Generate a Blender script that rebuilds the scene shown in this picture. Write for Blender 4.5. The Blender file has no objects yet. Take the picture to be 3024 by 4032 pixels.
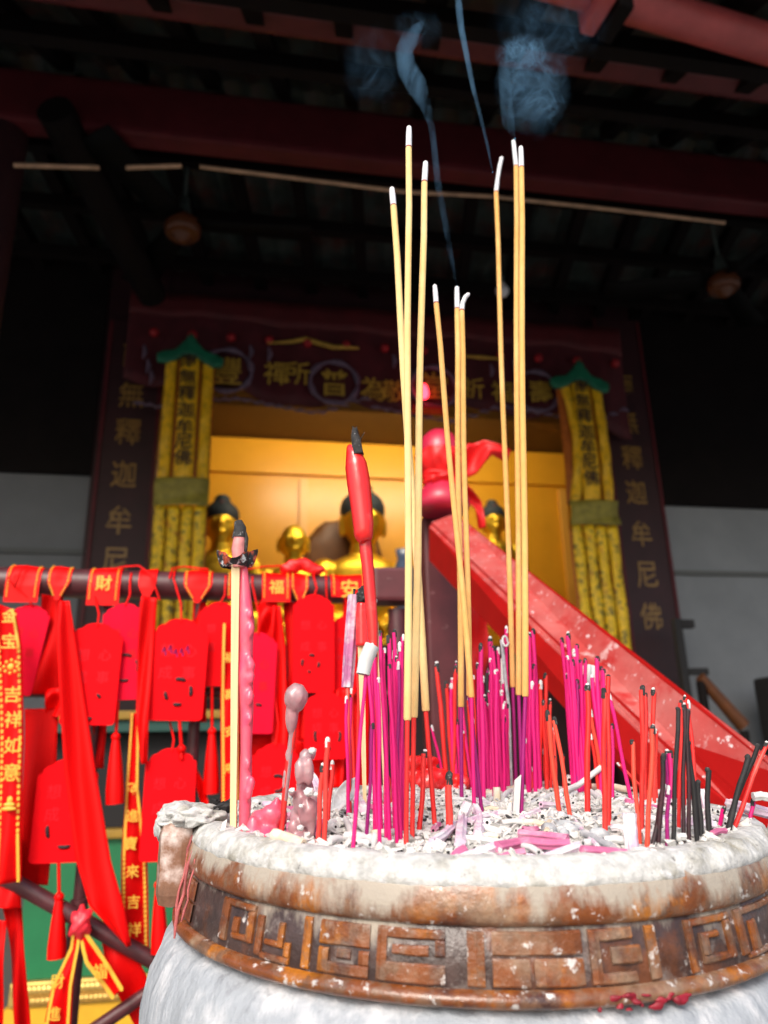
import bpy, bmesh, math, random
from mathutils import Vector, Matrix, noise
random.seed(7)
R = math.radians
# ---------------------------------------------------------------- camera / light
SC = bpy.context.scene
COL = SC.collection
CZ = 1.0                       # camera height
TH, RO, FPX = R(18.0), R(1.3), 3028.0
CAM = Vector((0, 0, CZ))
F_ = Vector((0, math.cos(TH), math.sin(TH)))
U0 = Vector((0, -math.sin(TH), math.cos(TH)))
R_ = Vector((math.cos(RO), 0, 0)) - U0 * math.sin(RO)
U_ = U0 * math.cos(RO) + Vector((math.sin(RO), 0, 0))
cd = bpy.data.cameras.new('camera')
cam = bpy.data.objects.new('camera', cd); COL.objects.link(cam)
cd.sensor_fit = 'VERTICAL'; cd.sensor_height = 36; cd.sensor_width = 27
cd.lens = 36 * FPX / 4032
cd.clip_start = 0.01; cd.clip_end = 1000
cd.dof.use_dof = True; cd.dof.focus_distance = 0.43; cd.dof.aperture_fstop = 9.5
M = Matrix((R_, U_, -F_)).transposed().to_4x4(); M.translation = CAM
cam.matrix_world = M
SC.camera = cam
W = bpy.data.worlds.new('World'); SC.world = W; W.use_nodes = True
wn = W.node_tree
sky = wn.nodes.new('ShaderNodeTexSky'); sky.sky_type = 'NISHITA'; sky.sun_disc = False
SUN_EL, SUN_AZ = R(40), R(196)      # azimuth clockwise from +Y: behind the camera, a little left
sky.sun_elevation = SUN_EL; sky.sun_rotation = SUN_AZ
sky.dust_density = 4.0; sky.air_density = 1.0
wn.links.new(sky.outputs[0], wn.nodes['Background'].inputs[0])
wn.nodes['Background'].inputs[1].default_value = 0.15
sl = bpy.data.lights.new('sun', 'SUN'); sl.energy = 1.5; sl.angle = R(25); sl.color = (1, .96, .9)
so = bpy.data.objects.new('sun', sl); COL.objects.link(so)
sd = Vector((math.sin(SUN_AZ) * math.cos(SUN_EL), math.cos(SUN_AZ) * math.cos(SUN_EL), math.sin(SUN_EL)))
so.rotation_euler = sd.to_track_quat('Z', 'Y').to_euler()
SC.view_settings.view_transform = 'Standard'; SC.view_settings.look = 'None'
SC.view_settings.exposure = 0.45; SC.view_settings.gamma = 1
SC.cycles.use_denoising = True
SC.cycles.max_bounces = 8; SC.cycles.diffuse_bounces = 4
SC.cycles.volume_step_rate = 0.5
# ---------------------------------------------------------------- pixel helpers (design aid)
K = 3024 / 1659.0
def ray(u, v): return R_ * ((u - 1512) / FPX) + U_ * ((2016 - v) / FPX) + F_
def on_z(u, v, z):
    r = ray(u, v); return CAM + r * ((z - CZ) / r.z)
def on_y(u, v, y):
    r = ray(u, v); return CAM + r * (y / r.y)
def on_pl(u, v, p0, n):
    r = ray(u, v); return CAM + r * ((p0 - CAM).dot(n) / r.dot(n))
def depth(p): return (p - CAM).dot(F_)
CR = {'A': (1000, 2450, 2.2117), 'B': (1550, 2400, 2.602), 'C': (1900, 2400, 2.602),
      'D': (2150, 2450, 2.328), 'E': (2450, 2600, 2.458), 'F': (1700, 3000, 1.659),
      'G': (1300, 450, 1.8433), 'S': (0, 0, 1.0), 'd': (0, 0, 1659 / 3024.), 'H': (800, 1600, 2.0737),
      'I': (900, 2150, 2.765)}
def px(c, x, y):
    a, b, s = CR[c]; return a + x / s, b + y / s
# ---------------------------------------------------------------- mesh builder
def nz(p, s=1.0): return noise.noise(Vector(p) * s)
class MB:
    def __init__(s): s.v = []; s.f = []; s.sm = []
    def add(s, vs, fs, smooth=True):
        o = len(s.v); s.v += [Vector(p) for p in vs]
        s.f += [[i + o for i in f] for f in fs]; s.sm += [smooth] * len(fs); return s
    def tube(s, pts, rads, n=8, cap=True, flute=0, nfl=6, sx=1.0, twist=0, rough=0, ref=None):
        pts = [Vector(p) for p in pts]
        if not hasattr(rads, '__len__'): rads = [rads] * len(pts)
        vs = []; fs = []
        t0 = (pts[1] - pts[0]).normalized()
        up = Vector(ref) if ref else (Vector((0, 0, 1)) if abs(t0.z) < .9 else Vector((0, 1, 0)))
        a = t0.cross(up).normalized()
        for i, p in enumerate(pts):
            t = (pts[min(i + 1, len(pts) - 1)] - pts[max(i - 1, 0)]).normalized()
            a = (a - t * a.dot(t)).normalized(); b = t.cross(a)
            for k in range(n):
                an = 2 * math.pi * k / n + twist
                r = rads[i] * (1 + flute * math.cos(nfl * an))
                if rough: r *= 1 + rough * nz(p * 300 + Vector((math.cos(an), math.sin(an), 0)) * 2)
                vs.append(p + (a * math.cos(an) * sx + b * math.sin(an)) * r)
        for i in range(len(pts) - 1):
            for k in range(n):
                fs.append([i * n + k, i * n + (k + 1) % n, (i + 1) * n + (k + 1) % n, (i + 1) * n + k])
        s.add(vs, fs)
        if cap:
            s.add(vs[:n], [list(range(n))[::-1]], False); s.add(vs[-n:], [list(range(n))], False)
        return s
    def box(s, c, h, m=None, bev=0):
        c = Vector(c); m = m or Matrix.Identity(3); x, y, z = h
        if bev:
            bm = bmesh.new(); bmesh.ops.create_cube(bm, size=2)
            for v in bm.verts: v.co = Vector((v.co.x * x, v.co.y * y, v.co.z * z))
            bmesh.ops.bevel(bm, geom=bm.edges[:], offset=bev, segments=2, affect='EDGES', profile=.6)
            bm.verts.index_update()
            s.add([c + m @ v.co for v in bm.verts], [[v.index for v in f.verts] for f in bm.faces], False); bm.free()
            return s
        vs = [c + m @ Vector((i * x, j * y, k * z)) for i in (-1, 1) for j in (-1, 1) for k in (-1, 1)]
        return s.add(vs, [[0, 1, 3, 2], [4, 6, 7, 5], [0, 4, 5, 1], [2, 3, 7, 6], [0, 2, 6, 4], [1, 5, 7, 3]], False)
    def prism(s, A, B):
        n = len(A); vs = list(A) + list(B)
        return s.add(vs, [list(range(n))[::-1], [n + i for i in range(n)]] + [[i, (i + 1) % n, n + (i + 1) % n, n + i] for i in range(n)], False)
    def lathe(s, c, prof, n=48, jit=None, a0=0, a1=2 * math.pi, smooth=True):
        c = Vector(c); full = abs(a1 - a0 - 2 * math.pi) < 1e-6; m = n if full else n + 1
        vs = []
        for i, (r, z) in enumerate(prof):
            for k in range(m):
                an = a0 + (a1 - a0) * k / n
                p = Vector((math.cos(an) * r, math.sin(an) * r, z))
                if jit: p = jit(p, i, an)
                vs.append(c + p)
        fs = []
        for i in range(len(prof) - 1):
            for k in range(n):
                k2 = (k + 1) % m
                fs.append([i * m + k, i * m + k2, (i + 1) * m + k2, (i + 1) * m + k])
        return s.add(vs, fs, smooth)
    def blob(s, c, r, sub=2, amp=0.0, sc=1.0, m=None, seed=0):
        bm = bmesh.new(); bmesh.ops.create_icosphere(bm, subdivisions=sub, radius=1)
        c = Vector(c); r = Vector(r if hasattr(r, '__len__') else (r, r, r)); m = m or Matrix.Identity(3)
        vs = []
        bm.verts.index_update()
        for v in bm.verts:
            k = 1 + amp * nz(v.co * sc + Vector((seed * 7.1, seed * 3.3, 0)))
            vs.append(c + m @ Vector((v.co.x * r.x * k, v.co.y * r.y * k, v.co.z * r.z * k)))
        s.add(vs, [[v.index for v in f.verts] for f in bm.faces]); bm.free(); return s
    def grid(s, fn, nu, nv, smooth=True):
        vs = [fn(i / nu, j / nv) for j in range(nv + 1) for i in range(nu + 1)]
        fs = [[j * (nu + 1) + i, j * (nu + 1) + i + 1, (j + 1) * (nu + 1) + i + 1, (j + 1) * (nu + 1) + i] for j in range(nv) for i in range(nu)]
        return s.add(vs, fs, smooth)
    def sheet(s, fn, nu, nv, nrm, th):
        """a cloth sheet with thickness"""
        nrm = Vector(nrm)
        A = [Vector(fn(i / nu, j / nv)) for j in range(nv + 1) for i in range(nu + 1)]
        B = [p - nrm * th for p in A]; n = len(A); w = nu + 1
        fs = []
        for j in range(nv):
            for i in range(nu):
                q = [j * w + i, j * w + i + 1, (j + 1) * w + i + 1, (j + 1) * w + i]
                fs.append(q); fs.append([n + k for k in q[::-1]])
        ring = [i for i in range(nu)] + [j * w + nu for j in range(nv)] + [nv * w + i for i in range(nu, 0, -1)] + [j * w for j in range(nv, 0, -1)]
        for a, b in zip(ring, ring[1:] + ring[:1]): fs.append([b, a, n + a, n + b])
        return s.add(A + B, fs)
    def build(s, name, mat, parent=None, loc=None, remesh=0, smoothit=0):
        loc = Vector(loc) if loc is not None else (wloc(parent) if parent else Vector((0, 0, 0)))
        me = bpy.data.meshes.new(name)
        me.from_pydata([p - loc for p in s.v], [], s.f)
        me.polygons.foreach_set('use_smooth', s.sm); me.update()
        o = bpy.data.objects.new(name, me); COL.objects.link(o)
        if remesh:
            md = o.modifiers.new('r', 'REMESH'); md.mode = 'VOXEL'; md.voxel_size = remesh; md.use_smooth_shade = True
            if smoothit:
                m2 = o.modifiers.new('s', 'SMOOTH'); m2.iterations = smoothit; m2.factor = .5
            dg = bpy.context.evaluated_depsgraph_get()
            nm = bpy.data.meshes.new_from_object(o.evaluated_get(dg)); o.modifiers.clear(); o.data = nm; nm.name = name
            nm.polygons.foreach_set('use_smooth', [True] * len(nm.polygons))
        o.data.materials.clear(); o.data.materials.append(mat)
        o['wl'] = loc
        if parent: o.parent = parent; o.location = loc - wloc(parent)
        else: o.location = loc
        return o
def wloc(o): return Vector(o['wl'])
def empty(name, loc):
    o = bpy.data.objects.new(name, None); COL.objects.link(o); o.location = loc; o['wl'] = Vector(loc); o.empty_display_size = .02; return o
def tag(o, label, cat, group=None):
    o['label'] = label; o['category'] = cat
    if group: o['group'] = group
    return o
def kind(o, k):
    o['kind'] = k; return o
ORD = ['first', 'second', 'third', 'fourth', 'fifth', 'sixth', 'seventh', 'eighth', 'ninth', 'tenth', 'eleventh', 'twelfth', 'thirteenth', 'fourteenth', 'fifteenth', 'sixteenth', 'seventeenth', 'eighteenth', 'nineteenth', 'twentieth'] + ['%dth' % i for i in range(21, 60)]
# ---------------------------------------------------------------- materials
def mat(name, col, rough=.6, metal=0, var=0, vs=30, col2=None, mask=None, bump=0, bs=200, spec=.5, coat=0, sss=0, stretch=None, detail=4):
    """var: brightness wobble; col2+mask=(scale,lo,hi): blotches of a second colour"""
    m = bpy.data.materials.new(name); m.use_nodes = True; t = m.node_tree; b = t.nodes['Principled BSDF']
    b.inputs['Base Color'].default_value = (*col, 1); b.inputs['Roughness'].default_value = rough
    b.inputs['Metallic'].default_value = metal; b.inputs['Specular IOR Level'].default_value = spec
    b.inputs['Coat Weight'].default_value = coat; b.inputs['Coat Roughness'].default_value = .15
    if sss:
        b.inputs['Subsurface Weight'].default_value = sss; b.inputs['Subsurface Radius'].default_value = (.004, .001, .001); b.inputs['Subsurface Scale'].default_value = 1
    tc = t.nodes.new('ShaderNodeTexCoord'); src = tc.outputs['Object']
    if stretch:
        mp = t.nodes.new('ShaderNodeMapping'); mp.inputs['Scale'].default_value = stretch; t.links.new(src, mp.inputs[0]); src = mp.outputs[0]
    def nt(sc, d=detail):
        n = t.nodes.new('ShaderNodeTexNoise'); n.inputs['Scale'].default_value = sc; n.inputs['Detail'].default_value = d
        n.inputs['Roughness'].default_value = .62; t.links.new(src, n.inputs['Vector']); return n.outputs['Fac']
    cur = None
    def mix(fac, a, bb, mode='MIX'):
        x = t.nodes.new('ShaderNodeMix'); x.data_type = 'RGBA'; x.blend_type = mode
        if hasattr(fac, 'links'): t.links.new(fac, x.inputs['Factor'])
        else: x.inputs['Factor'].default_value = fac
        for sk, val in ((x.inputs[6], a), (x.inputs[7], bb)):
            if hasattr(val, 'links'): t.links.new(val, sk)
            else: sk.default_value = (*val, 1)
        return x.outputs[2]
    def rng(fac, lo, hi, a=0, bb=1):
        x = t.nodes.new('ShaderNodeMapRange'); x.inputs[1].default_value = lo; x.inputs[2].default_value = hi
        x.inputs[3].default_value = a; x.inputs[4].default_value = bb; t.links.new(fac, x.inputs[0]); return x.outputs[0]
    cur = col
    if col2:
        lst = mask if isinstance(mask, list) else [mask]; c2 = col2 if isinstance(col2, list) else [col2]
        for (sc, lo, hi), cc in zip(lst, c2): cur = mix(rng(nt(sc), lo, hi), cur, cc)
    if var:
        f = rng(nt(vs), .3, .7, 1 - var, 1 + var)
        x = t.nodes.new('ShaderNodeVectorMath'); x.operation = 'SCALE'
        if hasattr(cur, 'links'): t.links.new(cur, x.inputs[0])
        else: x.inputs[0].default_value = cur
        t.links.new(f, x.inputs['Scale']); cur = x.outputs[0]
    if hasattr(cur, 'links'): t.links.new(cur, b.inputs['Base Color'])
    if bump:
        bn = t.nodes.new('ShaderNodeBump'); bn.inputs['Strength'].default_value = bump; bn.inputs['Distance'].default_value = .3 / bs
        t.links.new(nt(bs, 3), bn.inputs['Height']); t.links.new(bn.outputs[0], b.inputs['Normal'])
    return m
def emit(name, col, st):
    m = mat(name, col, .4); b = m.node_tree.nodes['Principled BSDF']
    b.inputs['Emission Color'].default_value = (*col, 1); b.inputs['Emission Strength'].default_value = st; return m
m_ash = mat('ash_white', (.60, .59, .56), .95, var=.25, vs=90, col2=(.32, .31, .30), mask=(160, .58, .75), bump=.9, bs=500)
m_crumb = mat('ash_crumb', (.66, .65, .62), .95, var=.22, vs=150, col2=(.25, .24, .23), mask=(220, .62, .7), bump=.5, bs=900)
m_roll = mat('ash_roll_white', (.66, .66, .65), .9, var=.1, vs=120, col2=(.55, .5, .48), mask=(150, .6, .8), bump=.35, bs=900)
m_beige = mat('ash_roll_beige', (.74, .63, .46), .9, var=.15, vs=120, col2=(.8, .76, .7), mask=(100, .5, .7), bump=.35, bs=900)
m_lilac = mat('ash_roll_lilac', (.68, .48, .62), .85, var=.1, vs=90, col2=(.84, .82, .83), mask=(70, .42, .62), bump=.3, bs=900)
m_pinkroll = mat('ash_roll_pink', (.60, .15, .30), .8, var=.15, vs=90, col2=(.62, .42, .50), mask=(80, .5, .75), bump=.3, bs=900)
m_greyroll = mat('ash_roll_grey', (.42, .44, .46), .9, var=.25, vs=120, col2=(.7, .7, .7), mask=(90, .5, .7), bump=.4, bs=900)
m_hole = mat('hole_shade_black', (.012, .011, .011), .9)  # near-black that paints the dark inside ash roll ends
m_mag = mat('dyed_magenta', (.78, .004, .19), .55, var=.14, vs=60, stretch=(1, 1, .15))
m_pur = mat('dyed_purple', (.34, .003, .16), .55, var=.2, vs=60, stretch=(1, 1, .15))
m_red = mat('dyed_red', (.80, .022, .018), .5, var=.15, vs=70, col2=(.82, .12, .09), mask=(60, .5, .75), stretch=(1, 1, .12))
m_ora = mat('dyed_orange_red', (.85, .075, .04), .5, var=.1, vs=70, stretch=(1, 1, .12))
m_dark = mat('charred_maroon', (.045, .010, .016), .6, var=.4, vs=80, col2=(.012, .011, .012), mask=(50, .45, .6))
m_black = mat('charred_black', (.016, .015, .016), .7, var=.4, vs=120)
m_char = mat('charred_grey', (.035, .034, .034), .9, var=.5, vs=400, col2=(.5, .5, .5), mask=(500, .6, .75), bump=.6, bs=900)
m_pale = mat('ash_cap', (.7, .7, .69), .95, var=.25, vs=500, bump=.5, bs=900)
m_yel = mat('incense_yellow', (.93, .63, .25), .8, var=.06, vs=120, col2=(.95, .72, .34), mask=(25, .4, .7), bump=.25, bs=1500)
m_yash = mat('incense_ash', (.80, .80, .82), .95, var=.12, vs=300, bump=.5, bs=1200)
m_emb = mat('burn_ring', (.30, .03, .05), .8)
m_wood = mat('bamboo', (.82, .62, .34), .6, var=.2, vs=140, stretch=(1, 1, .03), bump=.2, bs=300)
m_waxp = mat('wax_pink', (.85, .12, .19), .3, var=.1, vs=40, col2=(.80, .02, .13), mask=(40, .5, .75), coat=.3, sss=.15, spec=.5)
m_waxr = mat('wax_red', (.80, .02, .02), .22, var=.06, vs=40, col2=(.85, .10, .09), mask=(70, .55, .8), coat=.4, sss=.1)
m_waxd = mat('wax_dusty', (.42, .20, .22), .3, var=.2, vs=70, col2=(.36, .30, .31), mask=(60, .45, .7), coat=.4, sss=.1)
m_waxl = mat('wax_lilac', (.50, .16, .34), .5, var=.2, vs=90, col2=(.72, .66, .70), mask=(60, .45, .65))
m_redp = mat('plaque_red', (.86, .001, .006), .75, var=.06, vs=25, spec=.12)
m_pinkp = mat('plaque_pink_red', (.84, .003, .03), .75, var=.08, vs=30, spec=.12)
m_embo = mat('embossed_red', (.70, .002, .012), .6, spec=.2)
m_rib = mat('ribbon_red', (.86, .001, .001), .5, var=.05, vs=20, spec=.18)
m_ribd = mat('ribbon_deep_red', (.60, .0008, .001), .6, var=.08, vs=20, spec=.1)
m_gold = mat('gold_print', (.86, .50, .05), .4)
m_ink = mat('black_ink', (.02, .008, .012), .6)
m_inkp = mat('purple_ink', (.16, .01, .20), .6)
m_pipe = mat('painted_pipe', (.085, .022, .026), .38, var=.25, vs=60, bump=.2, bs=300)
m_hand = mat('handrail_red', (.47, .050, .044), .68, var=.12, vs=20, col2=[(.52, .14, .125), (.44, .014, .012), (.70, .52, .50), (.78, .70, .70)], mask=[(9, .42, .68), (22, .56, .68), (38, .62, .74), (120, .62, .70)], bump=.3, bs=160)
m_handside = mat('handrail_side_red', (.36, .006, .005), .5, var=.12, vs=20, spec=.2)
m_post = mat('post_maroon', (.10, .016, .020), .5, var=.2, vs=30, col2=(.3, .15, .15), mask=(40, .66, .74))
m_final = mat('finial_red', (.55, .02, .06), .35, var=.1, vs=20, coat=.2)
m_sash = mat('sash_red', (.80, .008, .008), .45, var=.1, vs=20)
# burner
m_glaze = mat('brown_glaze', (.20, .056, .013), .3, var=.35, vs=70, col2=[(.46, .155, .012), (.06, .024, .020), (.30, .21, .14), (.20, .10, .055), (.62, .58, .55)], mask=[(26, .50, .64), (55, .50, .62), (30, .50, .66), (110, .52, .62), (170, .60, .67)], coat=.4, bump=.7, bs=350, detail=8)
m_groove = mat('grimy_groove', (.060, .036, .032), .6, var=.5, vs=90, col2=[(.13, .045, .020), (.26, .22, .20), (.5, .47, .45)], mask=[(30, .50, .60), (50, .54, .66), (140, .62, .70)], bump=.6, bs=400, detail=8)
m_crust = mat('ash_crust', (.56, .56, .54), .9, var=.3, vs=160, col2=[(.29, .27, .21), (.66, .66, .66), (.20, .19, .18)], mask=[(45, .50, .68), (130, .56, .66), (210, .64, .72)], bump=1.0, bs=300, detail=8)
m_should = mat('whitened_shoulder', (.36, .39, .425), .8, var=.15, vs=60, col2=[(.52, .53, .55), (.22, .23, .25), (.55, .22, .26)], mask=[(60, .5, .66), (110, .60, .74), (26, .72, .76)], bump=1.0, bs=140, stretch=(1, 1, .5), detail=9)
def dust(m, z0, k, amt=2.6):
    # ash dust that has run down from the rim: streaky mask falling off below it
    t = m.node_tree; b = t.nodes['Principled BSDF']; tc = t.nodes.new('ShaderNodeTexCoord'); mp = t.nodes.new('ShaderNodeMapping'); mp.inputs['Scale'].default_value = (1, 1, .3); t.links.new(tc.outputs['Object'], mp.inputs[0])
    n = t.nodes.new('ShaderNodeTexNoise'); n.inputs['Scale'].default_value = 48; n.inputs['Detail'].default_value = 9; n.inputs['Roughness'].default_value = .65; t.links.new(mp.outputs[0], n.inputs['Vector'])
    sp = t.nodes.new('ShaderNodeSeparateXYZ'); t.links.new(tc.outputs['Object'], sp.inputs[0])
    a = t.nodes.new('ShaderNodeMapRange'); a.clamp = False; a.inputs[1].default_value = z0; a.inputs[2].default_value = z0 + 1 / k; t.links.new(sp.outputs['Z'], a.inputs[0])
    c = t.nodes.new('ShaderNodeMath'); c.operation = 'MULTIPLY_ADD'; c.inputs[1].default_value = amt * 2; t.links.new(n.outputs['Fac'], c.inputs[0]); e = t.nodes.new('ShaderNodeMath'); e.operation = 'SUBTRACT'; e.inputs[1].default_value = amt
    t.links.new(a.outputs[0], c.inputs[2]); t.links.new(c.outputs[0], e.inputs[0]); e.use_clamp = True
    x = t.nodes.new('ShaderNodeMix'); x.data_type = 'RGBA'; x.inputs[7].default_value = (.40, .35, .285, 1); t.links.new(e.outputs[0], x.inputs['Factor']); t.links.new(b.inputs['Base Color'].links[0].from_socket, x.inputs[6]); t.links.new(x.outputs[2], b.inputs['Base Color'])
    r = t.nodes.new('ShaderNodeMapRange'); r.inputs[3].default_value = .3; r.inputs[4].default_value = .9; t.links.new(e.outputs[0], r.inputs[0]); t.links.new(r.outputs[0], b.inputs['Roughness'])
dust(m_glaze, CZ - .030 - .0155, 110, 3.8); dust(m_groove, CZ - .030 - .024, 90, 3.0)
# hall
m_mar = mat('hall_maroon', (.030, .006, .009), .55, var=.25, vs=8)
m_beam = mat('beam_maroon', (.095, .012, .017), .5, var=.2, vs=8, spec=.3)
m_beam2 = mat('eave_purlin_red', (.46, .085, .085), .35, var=.2, vs=9, col2=(.62, .40, .40), mask=(9, .62, .72))
m_tile = mat('roof_tiles', (.034, .046, .043), .35, var=.5, vs=9, col2=(.06, .022, .018), mask=(6, .5, .7))
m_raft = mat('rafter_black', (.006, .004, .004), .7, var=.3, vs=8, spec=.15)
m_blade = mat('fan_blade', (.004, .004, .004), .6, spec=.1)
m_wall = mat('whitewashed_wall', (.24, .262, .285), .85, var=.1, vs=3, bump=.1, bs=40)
m_seam = mat('wall_seam', (.12, .13, .13), .8)
m_ygold = mat('shrine_gold_board', (.80, .36, .02), .30, var=.05, vs=4, spec=.4)
m_yline = mat('shrine_gold_stile', (.80, .40, .06), .35)
m_brown = mat('shrine_soffit', (.10, .045, .010), .6, var=.1, vs=4)
m_gilt = mat('gilded', (.85, .53, .045), .46, 1.0, var=.1, vs=20)
m_hair = mat('statue_hair', (.012, .018, .022), .7, bump=.8, bs=60)
m_brnst = mat('statue_dark_brown', (.16, .06, .012), .5, var=.2, vs=20)
m_val = mat('valance_maroon', (.070, .004, .009), .7, var=.25, vs=10)
m_vtop = mat('valance_red_top', (.085, .004, .007), .7, var=.2, vs=10)
m_emb_p = mat('embroidery_lilac', (.13, .09, .14), .7, var=.3, vs=30)
m_emb_g = mat('embroidery_gold', (.42, .26, .03), .5, var=.3, vs=40)
m_red_spot = mat('valance_pompom', (.32, .006, .012), .6)
m_ban = mat('banner_yellow', (.86, .50, .010), .45, var=.2, vs=20, col2=(.42, .25, .02), mask=(26, .52, .7))
m_ban2 = mat('banner_brocade', (.85, .55, .008), .5, var=.25, vs=40, col2=[(.13, .11, .015), (.45, .12, .01)], mask=[(30, .54, .62), (18, .6, .7)])
m_bano = mat('banner_orange', (.45, .12, .008), .5, var=.2, vs=30)
m_bang = mat('banner_olive', (.26, .22, .03), .6, var=.3, vs=30)
m_grn = mat('lotus_leaf_green', (.003, .13, .065), .55, var=.3, vs=14)
m_ctext = mat('couplet_gold', (.26, .145, .035), .4, var=.3, vs=30)
m_green = mat('altar_green', (.006, .16, .055), .5, var=.12, vs=8)
m_must = mat('altar_mustard', (.35, .20, .02), .6, var=.2, vs=10)
m_yel2 = mat('altar_yellow', (.70, .38, .02), .45, var=.15, vs=10)
m_bead = mat('gilt_beads', (.75, .50, .14), .25, .6, var=.1, vs=30)
m_teal = mat('altar_teal', (.01, .07, .055), .6)
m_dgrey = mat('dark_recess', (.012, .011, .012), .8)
m_fan = mat('fan_brown', (.10, .030, .010), .4, var=.15, vs=20)
m_fang = mat('fan_grey', (.09, .12, .11), .4)
m_cond = mat('conduit', (.55, .35, .22), .35, var=.35, vs=14)
m_bulb = mat('bulb_glass', (.75, .77, .80), .15)
m_orange = mat('worn_orange_wood', (.10, .028, .003), .6, var=.2, vs=20)
m_floor = mat('courtyard_stone', (.20, .195, .185), .9, var=.15, vs=3, bump=.3, bs=30)
m_hfloor = mat('hall_stone', (.10, .095, .09), .8, var=.15, vs=3)
# ---------------------------------------------------------------- glyphs
_gc = {}
def glyph(ch):
    if ch in _gc: return _gc[ch]
    cu = bpy.data.curves.new('t', 'FONT'); cu.body = ch; cu.size = 1; cu.resolution_u = 2; cu.offset = .010
    o = bpy.data.objects.new('t', cu); COL.objects.link(o)
    dg = bpy.context.evaluated_depsgraph_get(); dg.update()
    me = bpy.data.meshes.new_from_object(o.evaluated_get(dg))
    vs = [v.co.copy() for v in me.vertices]; fs = [list(p.vertices) for p in me.polygons]
    if vs:
        x0 = min(v.x for v in vs); x1 = max(v.x for v in vs); y0 = min(v.y for v in vs); y1 = max(v.y for v in vs)
        s = max(x1 - x0, y1 - y0); vs = [Vector(((v.x - (x0 + x1) / 2) / s, (v.y - (y0 + y1) / 2) / s, 0)) for v in vs]
    bpy.data.objects.remove(o); bpy.data.meshes.remove(me); bpy.data.curves.remove(cu)
    _gc[ch] = (vs, fs); return _gc[ch]
def put_glyph(mb, ch, c, xd, yd, size, sx=1.0):
    vs, fs = glyph(ch); mb.add([Vector(c) + Vector(xd) * (v.x * size * sx) + Vector(yd) * (v.y * size) for v in vs], fs, False)
Z = Vector((0, 0, 1))
# ================================================================ SETTING
g = MB(); g.add([(-300, -300, 0), (300, -300, 0), (300, 300, 0), (-300, 300, 0)], [[0, 1, 2, 3]], False)
kind(g.build('ground', m_floor), 'structure')
PH = R(10.4)
fd = Vector((math.cos(PH), math.sin(PH), 0)); fn = Vector((math.sin(PH), -math.cos(PH), 0))
FY = 4.0
def fr(Y): return Vector((0, Y, 0))
def FP(x, y, Y=FY):                     # d-pixel -> (s,z) on the plane parallel to the hall front at distance Y
    u, v = x * K, y * K; p = on_pl(u, v, fr(Y), fn); return ((p - fr(Y)).dot(fd), p.z)
def W3(s, z, off=0, Y=FY): return fr(Y) + fd * s + Z * z + fn * off
FM = Matrix((fd, fn, Z)).transposed()
def fbox(mb, s0, s1, z0, z1, o0, o1, Y=FY, bev=0):
    return mb.box(W3((s0 + s1) / 2, (z0 + z1) / 2, (o0 + o1) / 2, Y), (abs(s1 - s0) / 2, abs(o1 - o0) / 2, abs(z1 - z0) / 2), FM, bev)
# hall platform
b = MB(); fbox(b, -9, 9, 0.004, .62, -6, .5); kind(b.build('hall_floor', m_hfloor), 'structure')
# ---------------------------------------------------------------- temple hall (building)
hall = tag(empty('temple_hall', W3(0, .62)), 'dark maroon timber temple hall with deep tiled eaves behind the burner', 'building')
opL = FP(340, 985)[0]; opR = FP(1300, 1000)[0]
wtL = FP(90, 1025)[1]; wtR = FP(1540, 1097)[1]
opT = FP(830, 860)[1]
b = MB(); fbox(b, -9, FP(200, 1000)[0], .62, wtL, -.2, 0); b.build('white_wall', mat('left_wall_grey', (.17, .182, .195), .85, var=.1, vs=3), hall)  # left wall has a darker grey than the right one
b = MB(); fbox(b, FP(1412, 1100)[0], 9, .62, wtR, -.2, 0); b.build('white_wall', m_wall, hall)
for x, y, sgn in ((90, 1192, -1), (1550, 1240, 1)):
    s, z = FP(x, y); b = MB()
    if sgn < 0: fbox(b, -9, FP(190, 1192)[0], z - .012, z + .012, .002, .02)
    else: fbox(b, FP(1440, 1240)[0], 9, z - .012, z + .012, .002, .02)
    b.build('wall_seam', m_seam, hall)
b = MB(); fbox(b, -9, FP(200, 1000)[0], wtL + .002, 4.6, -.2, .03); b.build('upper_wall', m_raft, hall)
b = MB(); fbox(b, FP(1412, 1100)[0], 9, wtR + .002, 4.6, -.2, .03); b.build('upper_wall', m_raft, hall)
b = MB(); fbox(b, FP(200, 1000)[0], opL, .62, 4.6, -.22, .02); b.build('door_post', m_mar, hall)
b = MB(); fbox(b, opR, FP(1412, 1100)[0], .62, 4.6, -.22, .02); b.build('door_post', m_mar, hall)
b = MB(); fbox(b, opL, opR, opT, 4.6, -.2, .01); b.build('lintel', m_mar, hall)
# shrine recess behind the opening
SY = 5.6
sgz = FP(830, 961, SY)[1]
b = MB(); fbox(b, opL - 1.6, opR + 1.2, .62, sgz, -.05, 0, SY); b.build('shrine_backboard', m_ygold, hall)
b = MB(); z = FP(830, 1036, SY)[1]; fbox(b, opL - 1.5, opR + 1.1, z, sgz - .02, .002, .035, SY, .005); b.build('shrine_frieze', m_ygold, hall)
for x in (655, 1215):
    s = FP(x, 1100, SY)[0]; b = MB(); fbox(b, s - .03, s + .03, .7, z - .03, .002, .03, SY, .004); b.build('shrine_stile', m_yline, hall)
b = MB(); fbox(b, opL - 1.6, opR + 1.2, sgz + .002, sgz + .08, .05 - SY + FY + .25 + SY - FY - 1.0 if False else -.05, SY - FY - .25, SY); b.build('shrine_ceiling', m_brown, hall)
for s0 in (opL - 1.65, opR + 1.2):
    b = MB(); fbox(b, s0, s0 + .05, .62, sgz + .08, -.05, SY - FY - .22, SY); b.build('shrine_side', m_ygold, hall)
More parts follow.
